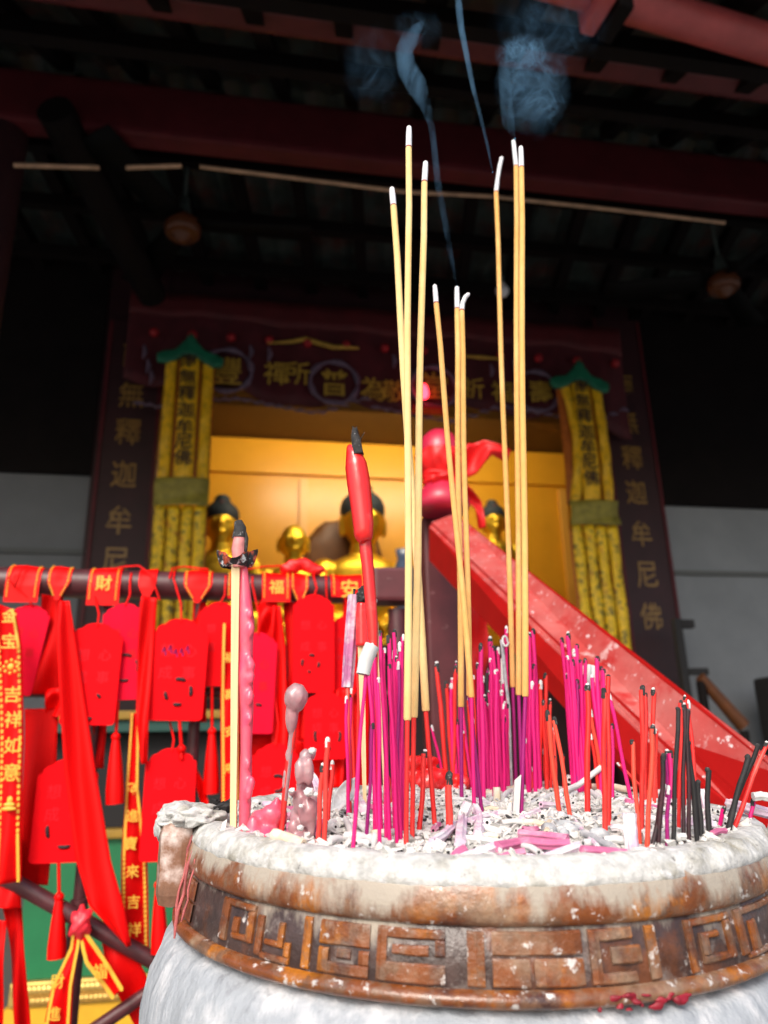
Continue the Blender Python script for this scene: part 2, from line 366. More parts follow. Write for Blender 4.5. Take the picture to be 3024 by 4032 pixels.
# lamp inside the shrine: a fluorescent tube under the ceiling
tb = tag(empty('tube_lamp', W3(FP(800, 1000, SY)[0], sgz - .06, SY - FY - .38, SY)), 'white fluorescent tube lit under the shrine ceiling behind the valance', 'lamp')
c = wloc(tb); b = MB(); b.tube([c - fd * .75, c + fd * .75], .016, 10); b.build('tube', emit('tube_glow', (1, .88, .66), 120), tb)
b = MB(); b.box(c + Z * .03, (.8, .03, .012), FM, .004); b.build('fitting', m_fang, tb)
# beams + roof
def fbeam(name, x, y0, y1, Y, dp, m, s0=-5, s1=6, bev=.02):
    z1 = FP(x, y0, Y)[1]; z0 = FP(x, y1, Y)[1]; b = MB(); fbox(b, s0, s1, z0, z1, -dp, 0, Y, bev); return b.build(name, m, hall), z0, z1
_, bz0, bz1 = fbeam('ceiling_beam', 830, 243, 345, 2.6, .10, m_beam)
_, ez0, ez1 = fbeam('eave_board', 1500, 60, 152, 1.95, .1, mat('eave_board_red', (.11, .016, .02), .5, var=.2, vs=8))
pz = FP(1600, 78, 1.5); pc_ = W3(*pz, 0, 1.5); pdv = Vector((math.cos(PH + R(7)), math.sin(PH + R(7)), 0))
b = MB(); b.tube([pc_ - pdv * 5, pc_ + pdv * 5], .052, 24); b.build('eave_purlin', m_beam2, hall)
u_ = ray(1290 * K, 10 * K); k_ = (pc_.x * pdv.y - pc_.y * pdv.x) / (u_.x * pdv.y - u_.y * pdv.x); ps_ = Vector((u_.x * k_, u_.y * k_, pc_.z)); SM = Matrix((pdv, Vector((pdv.y, -pdv.x, 0)), Z)).transposed()
b = MB(); b.box(ps_, (.022, .062, .085), SM, .008); b.build('purlin_strap', m_beam2, hall)
b = MB(); b.box(ps_ + pdv * .05, (.022, .058, .10), SM, .008); b.build('purlin_bracket', m_raft, hall)
def roofz(Y): return 3.77 + (Y - 2.6) * .58 if Y < 2.75 else 3.857 - (Y - 2.75) * .12
# two roof slopes with rafters and tile channels
def rp(s, Y, dz=0): return Vector((0, 0, 0)) + fd * s + Vector((0, Y, 0)) + Z * (roofz(Y) + dz)
def tilefn(Y0, Y1):
    return lambda u, v: rp(-5 + 11 * u, Y0 + (Y1 - Y0) * v, .02 * abs(math.sin(u * 11 / .12 * math.pi)))
b = MB(); b.grid(tilefn(1.2, 2.749), 740, 1, False); b.grid(tilefn(2.751, 6.5), 740, 2, False)
b.add([rp(-5, 1.2, .1), rp(6, 1.2, .1), rp(6, 2.75, .1), rp(-5, 2.75, .1)], [[0, 1, 2, 3]], False)
b.add([rp(-5, 2.751, .1), rp(6, 2.751, .1), rp(6, 9, .1), rp(-5, 9, .1)], [[0, 1, 2, 3]], False)
b.build('tile_underside', m_tile, hall)
for i in range(36):
    s = -4.9 + i * .3; b = MB()
    for Y0, Y1 in ((1.22, 2.70), (2.8, 4.3)):
        A = [rp(s - .03, Y0, -.075), rp(s + .03, Y0, -.075), rp(s + .03, Y0, -.004), rp(s - .03, Y0, -.004)]
        B = [rp(s - .03, Y1, -.075), rp(s + .03, Y1, -.075), rp(s + .03, Y1, -.004), rp(s - .03, Y1, -.004)]
        b.prism(A, B)
    b.build('rafter', m_raft, hall)
for Y in (1.7, 2.2, 3.05, 3.4, 3.75):
    z = roofz(Y) - .11; b = MB(); fbox(b, -5, 6, z - .035, z + .03, -.05, 0, Y); b.build('batten', m_raft, hall)
# left column, brace
s, z = FP(8, 300, 2.6); b = MB(); b.tube([W3(s - .04, .62, -.1, 2.6), W3(s - .04, 3.4, -.1, 2.6)], .09, 20); b.build('column', m_mar, hall)
b = MB(); p0 = FP(120, 245, 2.55); p1 = FP(330, 640, 3.6); b.tube([W3(*p0, .02, 2.55), W3(*p1, 0, 3.6)], .07, 12); b.build('brace', m_raft, hall)
# conduit
cp = [FP(x, y, 2.62) for x, y in ((30, 357), (215, 362))]; b = MB(); b.tube([W3(*p, 0, 2.62) for p in cp], .009, 8)
b.tube([W3(*FP(x, y, 2.62), 0, 2.62) for x, y in ((272, 362), (392, 358))], .009, 8)
b.tube([W3(*FP(x, y, 2.62), 0, 2.62) for x, y in ((432, 360), (640, 385), (870, 414), (1060, 424), (1320, 452), (1565, 481))], .008, 8)
tag(b.build('conduit_pipe', m_cond, loc=W3(*cp[0], 0, 2.62)), 'thin pale conduit pipe running under the big maroon beam', 'pipe')
# ---------------------------------------------------------------- ceiling fans, bulbs
def fan(x, y, ytop, Y, label, rot, w):
    s, z = FP(x, y, Y); zt = FP(x, ytop, Y)[1]; c = W3(s, z, 0, Y)
    t = tag(empty('ceiling_fan', c), label, 'fan', 'ceiling fans under the eaves'); r = w
    b = MB(); b.lathe(c, [(0, .055), (r * .5, .055), (r * .9, .03), (r, .0), (r * .96, -.03), (r * .8, -.045), (r * .75, -.04), (r * .45, -.05), (r * .3, -.075), (0, -.08)], 32); b.build('motor_housing', m_fan, t)
    b = MB(); b.tube([c + Z * .05, W3(s, zt, 0, Y)], .009, 8); b.build('rod', m_fang, t)
    b = MB(); b.lathe(c, [(.0, .17), (.022, .16), (.035, .08), (.05, .055)], 20); b.build('canopy', m_fang, t)
    for k in range(3):
        a = rot + k * 2.094; d = Vector((math.cos(a), math.sin(a), 0)); e = Vector((-d.y, d.x, 0)); b = MB()
        b.sheet(lambda u, v: c + d * (r * .8 + .52 * u) + e * ((v - .5) * (.10 + .05 * u)) + Z * (.02 + (v - .5) * .03), 6, 2, (0, 0, 1), .004)
        b.build('blade', m_blade, t)
fan(395, 492, 358, 3.1, 'brown ceiling fan hanging at the left behind the maroon beam', .15, .082)
fan(1562, 612, 482, 3.1, 'brown ceiling fan hanging at the far right end of the pipe', .9, .080)
s, z = FP(1085, 628, 3.3); c = W3(s, z, 0, 3.3)
t = tag(empty('light_bulb', c), 'unlit white globe bulb hanging beside the right yellow incense trio', 'bulb')
b = MB(); b.lathe(c, [(0, -.036), (.02, -.031), (.034, -.012), (.034, .008), (.022, .028), (.015, .045)], 24); b.build('globe', m_bulb, t)
b = MB(); b.tube([c + Z * .044, c + Z * .085], .015, 12); b.tube([c + Z * .08, c + Z * .6], .003, 6); b.build('socket', m_fang, t)
s, z = FP(915, 848, 3.75); c = W3(s, z, 0, 3.75)
t = tag(empty('red_lamp', c), 'small glowing red lamp hanging in front of the valance', 'lamp')
b = MB(); b.lathe(c, [(0, -.035), (.02, -.03), (.028, -.01), (.024, .02), (.014, .045), (0, .05)], 20); b.build('shade', emit('red_glow', (1, .03, .05), 7), t)
b = MB(); b.tube([c + Z * .065, c + Z * .3], .004, 6); b.build('wire', m_raft, t)
b = MB(); fbox(b, s - .07, s + .12, z - .12, z - .10, -.02, .05, 3.75, .004); b.build('red_glow_strip', m_sash, t)  # red strip stands in for the lamp's glow reflected on the valance
# ---------------------------------------------------------------- couplet boards
def couplet(xl, xr, ym, chars, label):
    s0 = FP(xl, ym)[0]; s1 = FP(xr, ym)[0]; z0 = .8; z1 = FP(xl, 700)[1]
    t = tag(empty('couplet_board', W3((s0 + s1) / 2, z0, .05)), label, 'board', 'couplet boards at the hall doorway')
    b = MB(); fbox(b, s0, s1, z0, z1, .025, .07, bev=.01); b.build('plank', m_mar, t)
    b = MB()
    for e in (s0 + .012, s1 - .012): fbox(b, e - .008, e + .008, z0 + .02, z1 - .02, .0705, .078)
    b.build('edge_moulding', m_beam, t)
    for ch, y, x in chars:
        s, z = FP(x, y); b = MB(); put_glyph(b, ch, W3((s0 + s1) / 2 + (s - (s0 + s1) / 2) * .5, z, .074), fd, Z, .15, .85)
        b.build('gold_character', m_ctext, t)
couplet(214, 343, 985, [('南', 780, 292), ('無', 866, 287), ('釋', 944, 279), ('迦', 1035, 270), ('牟', 1132, 258), ('尼', 1222, 248), ('佛', 1310, 240)], 'maroon couplet board with gold characters left of the hall doorway')
couplet(1303, 1408, 1000, [('南', 842, 1334), ('無', 922, 1341), ('釋', 998, 1350), ('迦', 1072, 1357), ('牟', 1160, 1368), ('尼', 1248, 1380), ('佛', 1336, 1386)], 'maroon couplet board with gold characters right of the hall doorway')
# ---------------------------------------------------------------- valance
sv0 = FP(282, 780)[0]; sv1 = FP(1322, 830)[0]; zt = FP(830, 705)[1]; zb = FP(640, 885)[1]; zb2 = FP(1000, 905)[1]
def vfn(off=0):
    def f(u, v):
        s = sv0 + (sv1 - sv0) * u
        bot = zb + .05 * math.sin(u * 9.5 + 1) - .03 * math.sin(u * 27) - (.06 if u > .48 else 0) * min(1, (u - .48) * 12)
        return W3(s, zt + (bot - zt) * v, .16 + off + .018 * math.sin(u * 60 + 2 * v) * (.3 + v))
    return f
vt = tag(empty('door_valance', W3((sv0 + sv1) / 2, zb, .16)), 'maroon embroidered valance with gold characters above the hall doorway', 'valance')
b = MB(); b.sheet(vfn(), 160, 8, fn, .006); b.build('cloth', m_val, vt)
f0 = vfn(.012); b = MB(); b.sheet(lambda u, v: f0(u, v * .26), 160, 3, fn, .006); b.build('top_band', m_vtop, vt)
def onv(x, y, off=.03):
    u, v = x * K, y * K; p0 = W3(0, 0, .16 + off); return on_pl(u, v, p0, fn)
b = MB()
for ch, x, y, sz in (('豐', 490, 800, .16), ('禪', 598, 806, .14), ('所', 642, 806, .14), ('普', 722, 826, .16), ('為', 805, 840, .14), ('敬', 852, 845, .14), ('堂', 938, 832, .16), ('祈', 1022, 838, .13), ('福', 1085, 846, .13), ('壽', 1168, 846, .14)):
    b = MB(); put_glyph(b, ch, onv(x, y, .036), fd, Z, sz); b.build('gold_character', m_emb_g, vt)
b = MB()
for x, y in ((490, 800), (722, 826), (938, 836), (1160, 845)):
    c = onv(x, y, .034); pts = []
    for k in range(25):
        a = 2 * math.pi * k / 24; pts.append(c + fd * math.cos(a) * .13 + Z * math.sin(a) * .125)
    b = MB(); b.tube(pts, [.013 + .006 * math.sin(k * 1.5) for k in range(25)], 6); b.build('lilac_ring', m_emb_p, vt)
b = MB()
for i in range(46):
    x = 300 + i * 23.3; y = 876 + 14 * math.sin(i * .5) + (18 if x > 800 else 0) - (6 if x < 480 else 0)
    c = onv(x, y, .034); a = random.uniform(-.5, .5)
    b.tube([c - fd * .03, c + Z * .014 * math.sin(i), c + fd * .03], [.004, .011, .004], 6)
for x, y in ((310, 760), (318, 790), (325, 815), (540, 760), (580, 765), (850, 780), (880, 800), (1060, 800), (1110, 790)):
    c = onv(x, y, .034); b.tube([c - Z * .04, c + fd * .01, c + Z * .04], [.005, .014, .006], 6)
kind(b.build('lilac_embroidery', m_emb_p, vt), 'stuff')
b = MB()
pts = [onv(x, y, .038) for x, y in ((578, 741), (630, 738), (660, 732), (690, 742), (720, 750), (775, 752))]; b.tube(pts, [.004, .012, .014, .014, .014, .008], 6)
pts = [onv(x, y, .038) for x, y in ((990, 768), (1040, 772), (1090, 776))]; b.tube(pts, [.006, .012, .004], 6); b.build('gold_dragon_line', m_emb_g, vt)
for i in range(13):
    x = 333 + i * 83; y = 718 + i * 5.6; b = MB(); b.blob(onv(x, y, .03), .026, 2, .1, 3); b.build('pompom', m_red_spot, vt)
# ---------------------------------------------------------------- hanging banners
def banner(xl, xr, ym, yt, yb0, yb1, yend, ycap, chars, label, sway=0):
    OFF = .26
    def P(x, y): 
        p = on_pl(x * K, y * K, W3(0, 0, OFF), fn); return (p - fr(FY)).dot(fd), p.z
    s0, s1 = P(xl, ym)[0], P(xr, ym)[0]; w = s1 - s0; sc = (s0 + s1) / 2
    zt = P(xl, yt)[1]; za = P(xl, yb0)[1]; zb = P(xl, yb1)[1]; ze = P(xl, yend)[1]; zc = P(xl, ycap)[1]
    t = tag(empty('hanging_banner', W3(sc, zt, OFF)), label, 'banner', 'yellow banners hanging at the doorway')
    def strip(a, bb, z1, z0, off, nm, m, rip=.006, n=24, fr_=9):
        q = MB(); sw = sway if nm == 'side_strip' and a < .3 else sway * .25; ph = random.random() * 6
        q.sheet(lambda u, v: W3(s0 + w * (a + (bb - a) * u) + sw * math.sin(min(1, max(0, (zt - (z1 + (z0 - z1) * v)) / (zt - za))) * math.pi) * .05, z1 + (z0 - z1) * v, OFF + off + rip * math.sin(fr_ * v + ph + 3 * u) + .012 * math.sin(u * math.pi)), 5, n, fn, .004)
        return q.build(nm, m, t)
    strip(0, 1, zt, za, -.02, 'backing_cloth', m_bano, .003)
    strip(.02, .24, zt - .03, za, .012, 'side_strip', m_ban, .004, 30, 22)
    strip(.31, .69, zt, za, .016, 'centre_strip', m_ban, .004)
    strip(.76, .98, zt - .03, za, .012, 'side_strip', m_ban, .004, 30, 24)
    strip(-.02, 1.02, za + .01, zb, .03, 'olive_band', m_bang, .012, 10, 6)
    for k in range(4): strip(.01 + .25 * k, .23 + .25 * k, zb + .005, ze, .01 + .004 * (k % 2), 'streamer', m_ban2, .005, 24, 12)
    strip(0, 1, zb, ze, -.02, 'lower_backing', m_bano, .003)
    q = MB(); hh = zt - zc
    out = [(-.66, -.34), (-.68, -.02), (-.50, .10), (-.30, .12), (-.14, .42), (0, .80), (.14, .42), (.30, .12), (.50, .06), (.70, -.08), (.66, -.40), (.46, -.46), (.30, -.34), (.16, -.16), (0, -.10), (-.16, -.14), (-.30, -.30), (-.46, -.40)]
    bm = bmesh.new(); A = [bm.verts.new(W3(sc + x * w, zt + y * hh * .0 + y * w * .62, OFF + .05 - .03 * abs(x))) for x, y in out]; B = [bm.verts.new(W3(sc + x * w, zt + y * w * .62, OFF + .02 - .03 * abs(x))) for x, y in out]
    bm.faces.new(A[::-1]); bm.faces.new(B)
    for k in range(len(out)): bm.faces.new([A[k], A[(k + 1) % len(out)], B[(k + 1) % len(out)], B[k]])
    bmesh.ops.recalc_face_normals(bm, faces=bm.faces); bm.verts.index_update()
    q.add([v.co.copy() for v in bm.verts], [[v.index for v in f.verts] for f in bm.faces], False); bm.free()
    q.build('green_lotus_leaf', m_grn, t, remesh=.010, smoothit=4)
    for ch, y in chars:
        q = MB(); put_glyph(q, ch, W3(sc - .004, P(xl, y)[1], OFF + .046), fd, Z, w * .34, 1.0); q.build('black_character', m_ink, t)
banner(342, 454, 985, 765, 1040, 1095, 1400, 705, [('南', 783), ('無', 818), ('釋', 853), ('迦', 890), ('牟', 925), ('尼', 958), ('佛', 992)], 'yellow prayer banner with green lotus top at the left door post')
banner(1219, 1316, 1000, 822, 1087, 1135, 1440, 768, [('南', 840), ('無', 871), ('釋', 903), ('迦', 937), ('牟', 968), ('尼', 1001), ('佛', 1035)], 'yellow prayer banner with rumpled inner edge at the right door post', 1)
# ---------------------------------------------------------------- statues
def statue(x, y, Y, hr, label, hair=True, brown_blob=False):
    s, z = FP(x, y, Y); c = W3(s, z, 0, Y); h = hr        # c = head centre, hr = head half width
    t = tag(empty('buddha_statue', c - Z * h * 7), label, 'statue', 'gilded statues in the shrine')
    q = MB()
    def e(dx, dz, do, r, sub=3): q.blob(c + fd * dx * h + Z * dz * h + fn * do * h, Vector(r) * h, sub, m=FM)
    e(0, 0, 0, (.92, .95, 1.2)); e(0, -.75, .25, (.55, .5, .5)); e(0, -.1, .95, (.14, .22, .3)); e(0, -.62, .85, (.28, .16, .1))
    e(-.36, .12, .82, (.24, .14, .1)); e(.36, .12, .82, (.24, .14, .1)); e(-.98, -.2, -.05, (.14, .22, .6)); e(.98, -.2, -.05, (.14, .22, .6))
    e(0, -1.35, -.05, (.62, .6, .6)); e(0, -2.6, -.1, (1.75, 1.0, 1.1)); e(0, -3.9, -.1, (1.5, 1.0, 1.5)); e(-1.75, -2.35, -.1, (.62, .62, .6)); e(1.75, -2.35, -.1, (.62, .62, .6))
    for sg in (-1, 1):
        q.tube([c + fd * sg * 1.85 * h - Z * 2.4 * h, c + fd * sg * 2.25 * h - Z * 4.2 * h + fn * .2 * h, c + fd * sg * .5 * h - Z * 5.2 * h + fn * 1.2 * h], [.6 * h, .5 * h, .34 * h], 10)
        q.tube([c + fd * sg * 1.0 * h - Z * 5.9 * h, c + fd * sg * 2.9 * h - Z * 5.9 * h + fn * .8 * h, c - fd * sg * .3 * h - Z * 6.1 * h + fn * 1.7 * h], [.85 * h, .75 * h, .45 * h], 10)
    q.build('body', m_gilt, t, remesh=h * .09, smoothit=4)
    if hair:
        q = MB(); q.blob(c + Z * .62 * h - fn * .12 * h, Vector((1.06, 1.05, .95)) * h, 3, m=FM)
        q.blob(c + Z * 1.55 * h - fn * .1 * h, Vector((.5, .5, .45)) * h, 3, m=FM); q.blob(c + Z * .1 * h - fn * .5 * h, Vector((1.05, .7, 1.0)) * h, 3, m=FM)
        q.build('curled_hair', m_hair, t, remesh=h * .1, smoothit=2)
        q = MB(); q.blob(c + Z * 1.25 * h + fn * .62 * h, .13 * h, 2); q.build('hair_jewel', m_post, t)
    if brown_blob:
        q = MB(); q.lathe(c - fn * h, [(0, 0), (1, 0)], 8)
        q = MB(); q.blob(c - fd * .7 * h - Z * 1.3 * h - fn * 1.6 * h, Vector((1.9, .25, 1.9)) * h, 3, .15, 3, FM); q.build('brown_blob', m_brnst, t)  # dark brown rounded blob behind the statue, set to the left
    q = MB(); q.lathe(c - Z * 7.4 * h, [(0, .9 * h), (2.6 * h, .85 * h), (3.1 * h, .4 * h), (2.9 * h, 0), (0, 0)], 24); q.build('lotus_seat', m_gilt, t)
statue(478, 1135, 4.9, .108, 'gilded buddha with black curled hair beside the left banner')
statue(634, 1172, 4.9, .098, 'small gilded statue with bald golden head beside the middle stile', hair=False)
statue(784, 1128, 5.1, .150, 'largest gilded buddha, in the middle of the shrine behind the red candle', brown_blob=True)
statue(1066, 1128, 5.0, .085, 'gilded buddha with black hair half hidden behind the red handrail')
# altar table in the shrine carrying statues
AT = tag(empty('shrine_altar', W3((opL + opR) / 2, .62, -.9)), 'long dark shrine altar carrying the gilded statues', 'altar')
zA = FP(478, 1135, 4.9)[1] - .108 * 7.45
b = MB(); fbox(b, opL - .6, opR + .6, zA - .07, zA - .004, -1.45, -.55, bev=.008); b.build('altar_top', m_mar, AT)
b = MB(); fbox(b, opL - .55, opR + .55, .624, zA - .072, -1.4, -.6); b.build('altar_front', m_mar, AT)
s, z = FP(870, 1188, 4.75); c = W3(s, zA, 0, 4.75); b = MB(); k = z - zA
b.lathe(c, [(0, 0), (.05, 0), (.055, .04 * k), (.04, .1 * k), (.045, .3 * k), (.075, .62 * k), (.07, .78 * k), (.035, .9 * k), (.048, k), (.0, k)], 24); tag(b.build('altar_vase', mat('porcelain', (.10, .14, .26), .2, var=.3, vs=20), loc=c), 'tall pale blue porcelain vase beside the middle buddha statue', 'vase')
# ---------------------------------------------------------------- offering table with green front, seen through the railing
GY = 2.9
t = tag(empty('offering_table', W3(FP(200, 2000, GY)[0], .005, 0, GY)), 'offering table with green panel front and gilt beaded base behind the railing', 'table')
a0 = FP(40, 2000, GY)[0]; a1 = FP(640, 2000, GY)[0]
def gz(y): return FP(230, y, GY)[1]
zz = [gz(y) for y in (1538, 1556, 1582, 1790, 1810, 2104, 2160, 2270, 2420)]
b = MB(); fbox(b, a0, a1, zz[1], zz[0], -.5, .05, GY, .004); b.build('top_board', m_must, t)
b = MB(); fbox(b, a0 + .01, a1, zz[2], zz[1] - .002, -.4, .03, GY); b.build('teal_apron', m_teal, t)
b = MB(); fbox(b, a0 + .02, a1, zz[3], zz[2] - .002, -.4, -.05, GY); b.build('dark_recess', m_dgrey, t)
b = MB(); fbox(b, a0 + .005, a1, zz[4], zz[3] - .002, -.3, .035, GY, .004); b.build('mustard_rail', m_must, t)
b = MB(); fbox(b, a0 + .01, a1, zz[5], zz[4] - .002, -.3, .01, GY); b.build('green_panel', m_green, t)
b = MB(); fbox(b, a0, a1, zz[6], zz[5] - .002, -.3, .03, GY, .01); b.build('ochre_moulding', m_bead, t)
b = MB(); zc = (zz[5] + zz[6]) / 2
for i in range(60):
    s = a0 + .02 + i * (a1 - a0 - .04) / 59; b.blob(W3(s, zc + .012, .032, GY), (.016, .014, .016), 2); b.blob(W3(s + .012, zc - .018, .03, GY), (.011, .011, .011), 2)
kind(b.build('gilt_beads', m_bead, t), 'stuff')
b = MB(); fbox(b, a0 - .01, a1, zz[7], zz[6] - .002, -.3, .02, GY); b.build('yellow_base', m_yel2, t)
b = MB(); fbox(b, a0 - .02, a1, 0.005, zz[7] - .002, -.3, .05, GY, .01); b.build('plinth', m_must, t)
# dark clutter at the right, behind the handrail
s, z = FP(1462, 1345, 3.7); c = W3(s, .62, 0, 3.7)
t = tag(empty('iron_stand', c), 'black iron stand with short crossbar beside the right couplet board', 'stand')
b = MB(); fbox(b, s - .022, s + .018, .64, z + .02, -.02, .02, 3.7, .004); fbox(b, s + .02, s + .09, z - .03, z + .015, -.02, .02, 3.7, .006); b.build('upright', m_black, t)
b = MB(); z2 = FP(1500, 1450, 3.7)[1]; fbox(b, s + .02, s + .13, z2 - .02, z2 + .015, -.02, .02, 3.7, .006); b.build('bracket', m_black, t)
b = MB(); fbox(b, s - .15, s + .15, .625, .64, -.15, .15, 3.7, .004); b.build('foot_plate', m_black, t)
b = MB(); p0 = on_pl(1512 * K, 1462 * K, fr(3.3), fn); p1 = on_pl(1605 * K, 1568 * K, fr(3.3), fn); b.tube([p0, p1], [.024, .032], 12, sx=1.0)
t = tag(empty('wooden_chair', Vector((p1.x, p1.y, .625))), 'worn orange wooden chair with slanting armrest beyond the handrail', 'chair'); b.build('armrest', m_orange, t)
b = MB()
for q in (p0, p1): b.tube([q - Z * .02, Vector((q.x, q.y, .625))], .022, 8)
b.build('leg', m_raft, t)
b = MB(); zq = (p1.z - .25); b.box((p0 + p1) / 2 + Vector((.1, .15, zq - (p0.z + p1.z) / 2)), (.25, .2, .02), None, .005); b.build('seat', m_raft, t)
b = MB(); s, z = FP(1652, 1455, 3.5); fbox(b, s + .10, s + .6, .625, z, -.25, 0, 3.5, .02); tag(b.build('dark_cabinet', m_dgrey, loc=W3(s, .625, 0, 3.5)), 'dark cabinet standing against the white wall at the right edge', 'cabinet')
# ================================================================ HANDRAIL (slanting red) with finial and sash
hr = tag(empty('stair_handrail', Vector((.15, 1.5, 0))), 'red painted stair handrail slanting down to the right from a maroon post', 'handrail')
def dp(x, y, zc):
    r = ray(x * K, y * K); return CAM + r * zc
e2A, e2B = dp(925, 1128, 1.52), dp(1790, 1960, .56)
e3A, e3B = dp(925, 1215, 1.50), dp(1700, 2080, .56)
e1A, e1B = dp(985, 1105, 1.58), dp(1790, 1715, .60)
b = MB(); n = 24; vs = []
sec = lambda t: [e1A.lerp(e1B, t), e2A.lerp(e2B, t), e3A.lerp(e3B, t), e3A.lerp(e3B, t) + (e1A.lerp(e1B, t) - e2A.lerp(e2B, t))]
bm = bmesh.new(); A = [bm.verts.new(p) for p in sec(0)]; B = [bm.verts.new(p) for p in sec(1)]
bm.faces.new(A[::-1]); bm.faces.new(B)
for i in range(4): bm.faces.new([A[i], A[(i + 1) % 4], B[(i + 1) % 4], B[i]])
bmesh.ops.bevel(bm, geom=bm.edges[:], offset=.006, segments=3, affect='EDGES'); bm.verts.index_update()
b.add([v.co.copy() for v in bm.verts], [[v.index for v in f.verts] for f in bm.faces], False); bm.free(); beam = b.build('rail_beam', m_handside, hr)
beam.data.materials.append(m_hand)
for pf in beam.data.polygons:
    if pf.normal.z > .25: pf.material_index = 1      # paler top face: dust and fading, plus sky sheen put into the colour
lo_ = (e1B + e2B + e3B) / 3; b = MB(); b.box(Vector((lo_.x, lo_.y, (lo_.z + .0) / 2)), (.024, .024, lo_.z / 2), None, .005); b.build('lower_post', m_post, hr)
pc = dp(952, 1300, 1.62); pc = Vector((pc.x, pc.y, 0)); zt_ = dp(952, 1110, 1.62).z; pw = .040
PM = Matrix.Rotation(PH, 3, 'Z')
b = MB(); b.box(pc + Z * (zt_ / 2), (pw, pw, zt_ / 2), PM, .006); b.build('post', m_post, hr)
fz = lambda y: dp(952, y, 1.62).z
fc = dp(950, 1000, 1.62); fc = Vector((fc.x, fc.y, 0)); bz = (fz(918) + fz(1040)) / 2; br_ = (fz(918) - fz(1040)) / 2
prof = [(0, fz(1118)), (.05, fz(1118)), (.058, fz(1108)), (.056, fz(1090)), (.046, fz(1068)), (.030, fz(1052)), (.027, fz(1044))] + [(max(.027, .046 * math.cos(R(a))), bz + br_ * math.sin(R(a))) for a in range(-60, 60, 10)] + [(.046 * math.cos(R(a)), bz + br_ * math.sin(R(a))) for a in (60, 70, 80)] + [(0, bz + br_)]
b = MB(); b.lathe(fc, prof, 40); b.build('finial', m_final, hr)
# sash
b = MB(); cz_ = fc + Z * fz(1030)
wr = lambda p, i, an: p + Vector((p.x, p.y, 0)).normalized() * (.006 * nz((an * 2.5, p.z * 60, 1)) + .0028 * math.sin(9 * an + p.z * 300))
b.lathe(fc, [(.0495, fz(978) ), (.0505, fz(990)), (.047, fz(1008)), (.039, fz(1024)), (.033, fz(1034)), (.031, fz(1046)), (.036, fz(1054))], 60, wr); b.lathe(fc, [(.048, fz(978)), (.049, fz(990)), (.0455, fz(1008)), (.0375, fz(1024)), (.0315, fz(1034))], 60, wr)
for k in range(3):
    q = [fc + Vector((math.cos(a) * .034, math.sin(a) * .034, fz(1036 + 5 * k) + .004 * math.sin(2 * a + 2 * k))) for a in [2 * math.pi * i / 24 for i in range(25)]]; b.tube(q, [.0055 + .0015 * math.sin(i) for i in range(25)], 8, cap=False)
b.blob(dp(985, 1042, 1.575), (.016, .010, .011), 3, .4, 2)
fp = lambda x, y, zc=1.57: dp(x, y, zc)
def ribn(mb, L, Rr, nrm, n=24, rip=.006, th=.0012, fr_=9, ph=0):
    """ribbon through left/right rows of points"""
    def at(pts, v):
        f = v * (len(pts) - 1); i = min(int(f), len(pts) - 2); return Vector(pts[i]).lerp(Vector(pts[i + 1]), f - i)
    nrm = Vector(nrm)
    mb.sheet(lambda u, v: at(L, v).lerp(at(Rr, v), u) + nrm * (rip * math.sin(fr_ * v + ph + 2.5 * u) + rip * .5 * math.sin(7 * u + 4 * v + ph)), 8, n, nrm, th); return mb
nb = Vector((0, -1, 0))
ribn(b, [fp(990, 1000), fp(1010, 960), fp(1045, 950), fp(1104, 972)], [fp(985, 1040), fp(1030, 1022), fp(1062, 985), fp(1098, 992)], nb, rip=.008)
ribn(b, [fp(1000, 1040, 1.62), fp(1040, 1080, 1.62), fp(1050, 1140, 1.6)], [fp(985, 1055, 1.62), fp(1025, 1100, 1.62), fp(1035, 1140, 1.6)], nb, rip=.006)
ribn(b, [fp(925, 1028), fp(940, 1060), fp(955, 1078)], [fp(965, 1025), fp(975, 1055), fp(972, 1075)], nb, rip=.006)
tag(b.build('tied_cloth', m_sash, loc=cz_), 'bright red cloth sash tied round the neck of the post finial', 'sash')
b = MB(); ribn(b, [fp(1005, 1270, 1.75), fp(1010, 1400, 1.75), fp(1005, 1520, 1.75)], [fp(1045, 1290, 1.75), fp(1060, 1400, 1.75), fp(1040, 1500, 1.75)], nb, rip=.012)
tag(b.build('red_cloth', m_sash, loc=fp(1010, 1270, 1.75)), 'red cloth hanging below the handrail right of the maroon post', 'cloth')
# ================================================================ RAILING with plaques and ribbons
RY = 1.2
def RP(x, y, off=0): return on_pl(x * K, y * K, fr(RY) + fn * off, fn)
rl = tag(empty('iron_railing', RP(400, 1260) * 1 - Z * 0), 'dark maroon pipe railing hung with red plaques and ribbons', 'railing')
def rsz(x, y, off=0): p = RP(x, y, off); return p
pA, pB = RP(-120, 1254), RP(868, 1277); pr = .0215
b = MB(); b.tube([pA, pB], pr, 24); b.build('top_rail', m_pipe, rl)
b = MB(); b.tube([RP(-120, 1494), RP(860, 1500)], .0075, 12); b.build('middle_rail', m_pipe, rl)
for x in (212, 423, 628, 862):
    p = RP(x, 1500); top = RP(x, 1262).z if x != 862 else RP(x, 1290).z
    b = MB(); b.tube([Vector((p.x, p.y, top - .02)), Vector((p.x, p.y, .0))], .0085 if x != 862 else .014, 10); b.build('upright', m_pipe, rl)
b = MB(); b.tube([RP(-60, 1855, .03), RP(390, 2108, .03)], .0105, 12); b.build('diagonal_bar', m_pipe, rl)
b = MB(); b.tube([RP(180, 2240, .03), RP(420, 2075, .03)], .0085, 12); b.build('diagonal_bar', m_pipe, rl)
p = RP(170, 1960, .01); b = MB(); b.tube([Vector((p.x, p.y, RP(170, 1940).z)), Vector((p.x, p.y, 0))], .0115, 12); b.build('upright', m_pipe, rl)
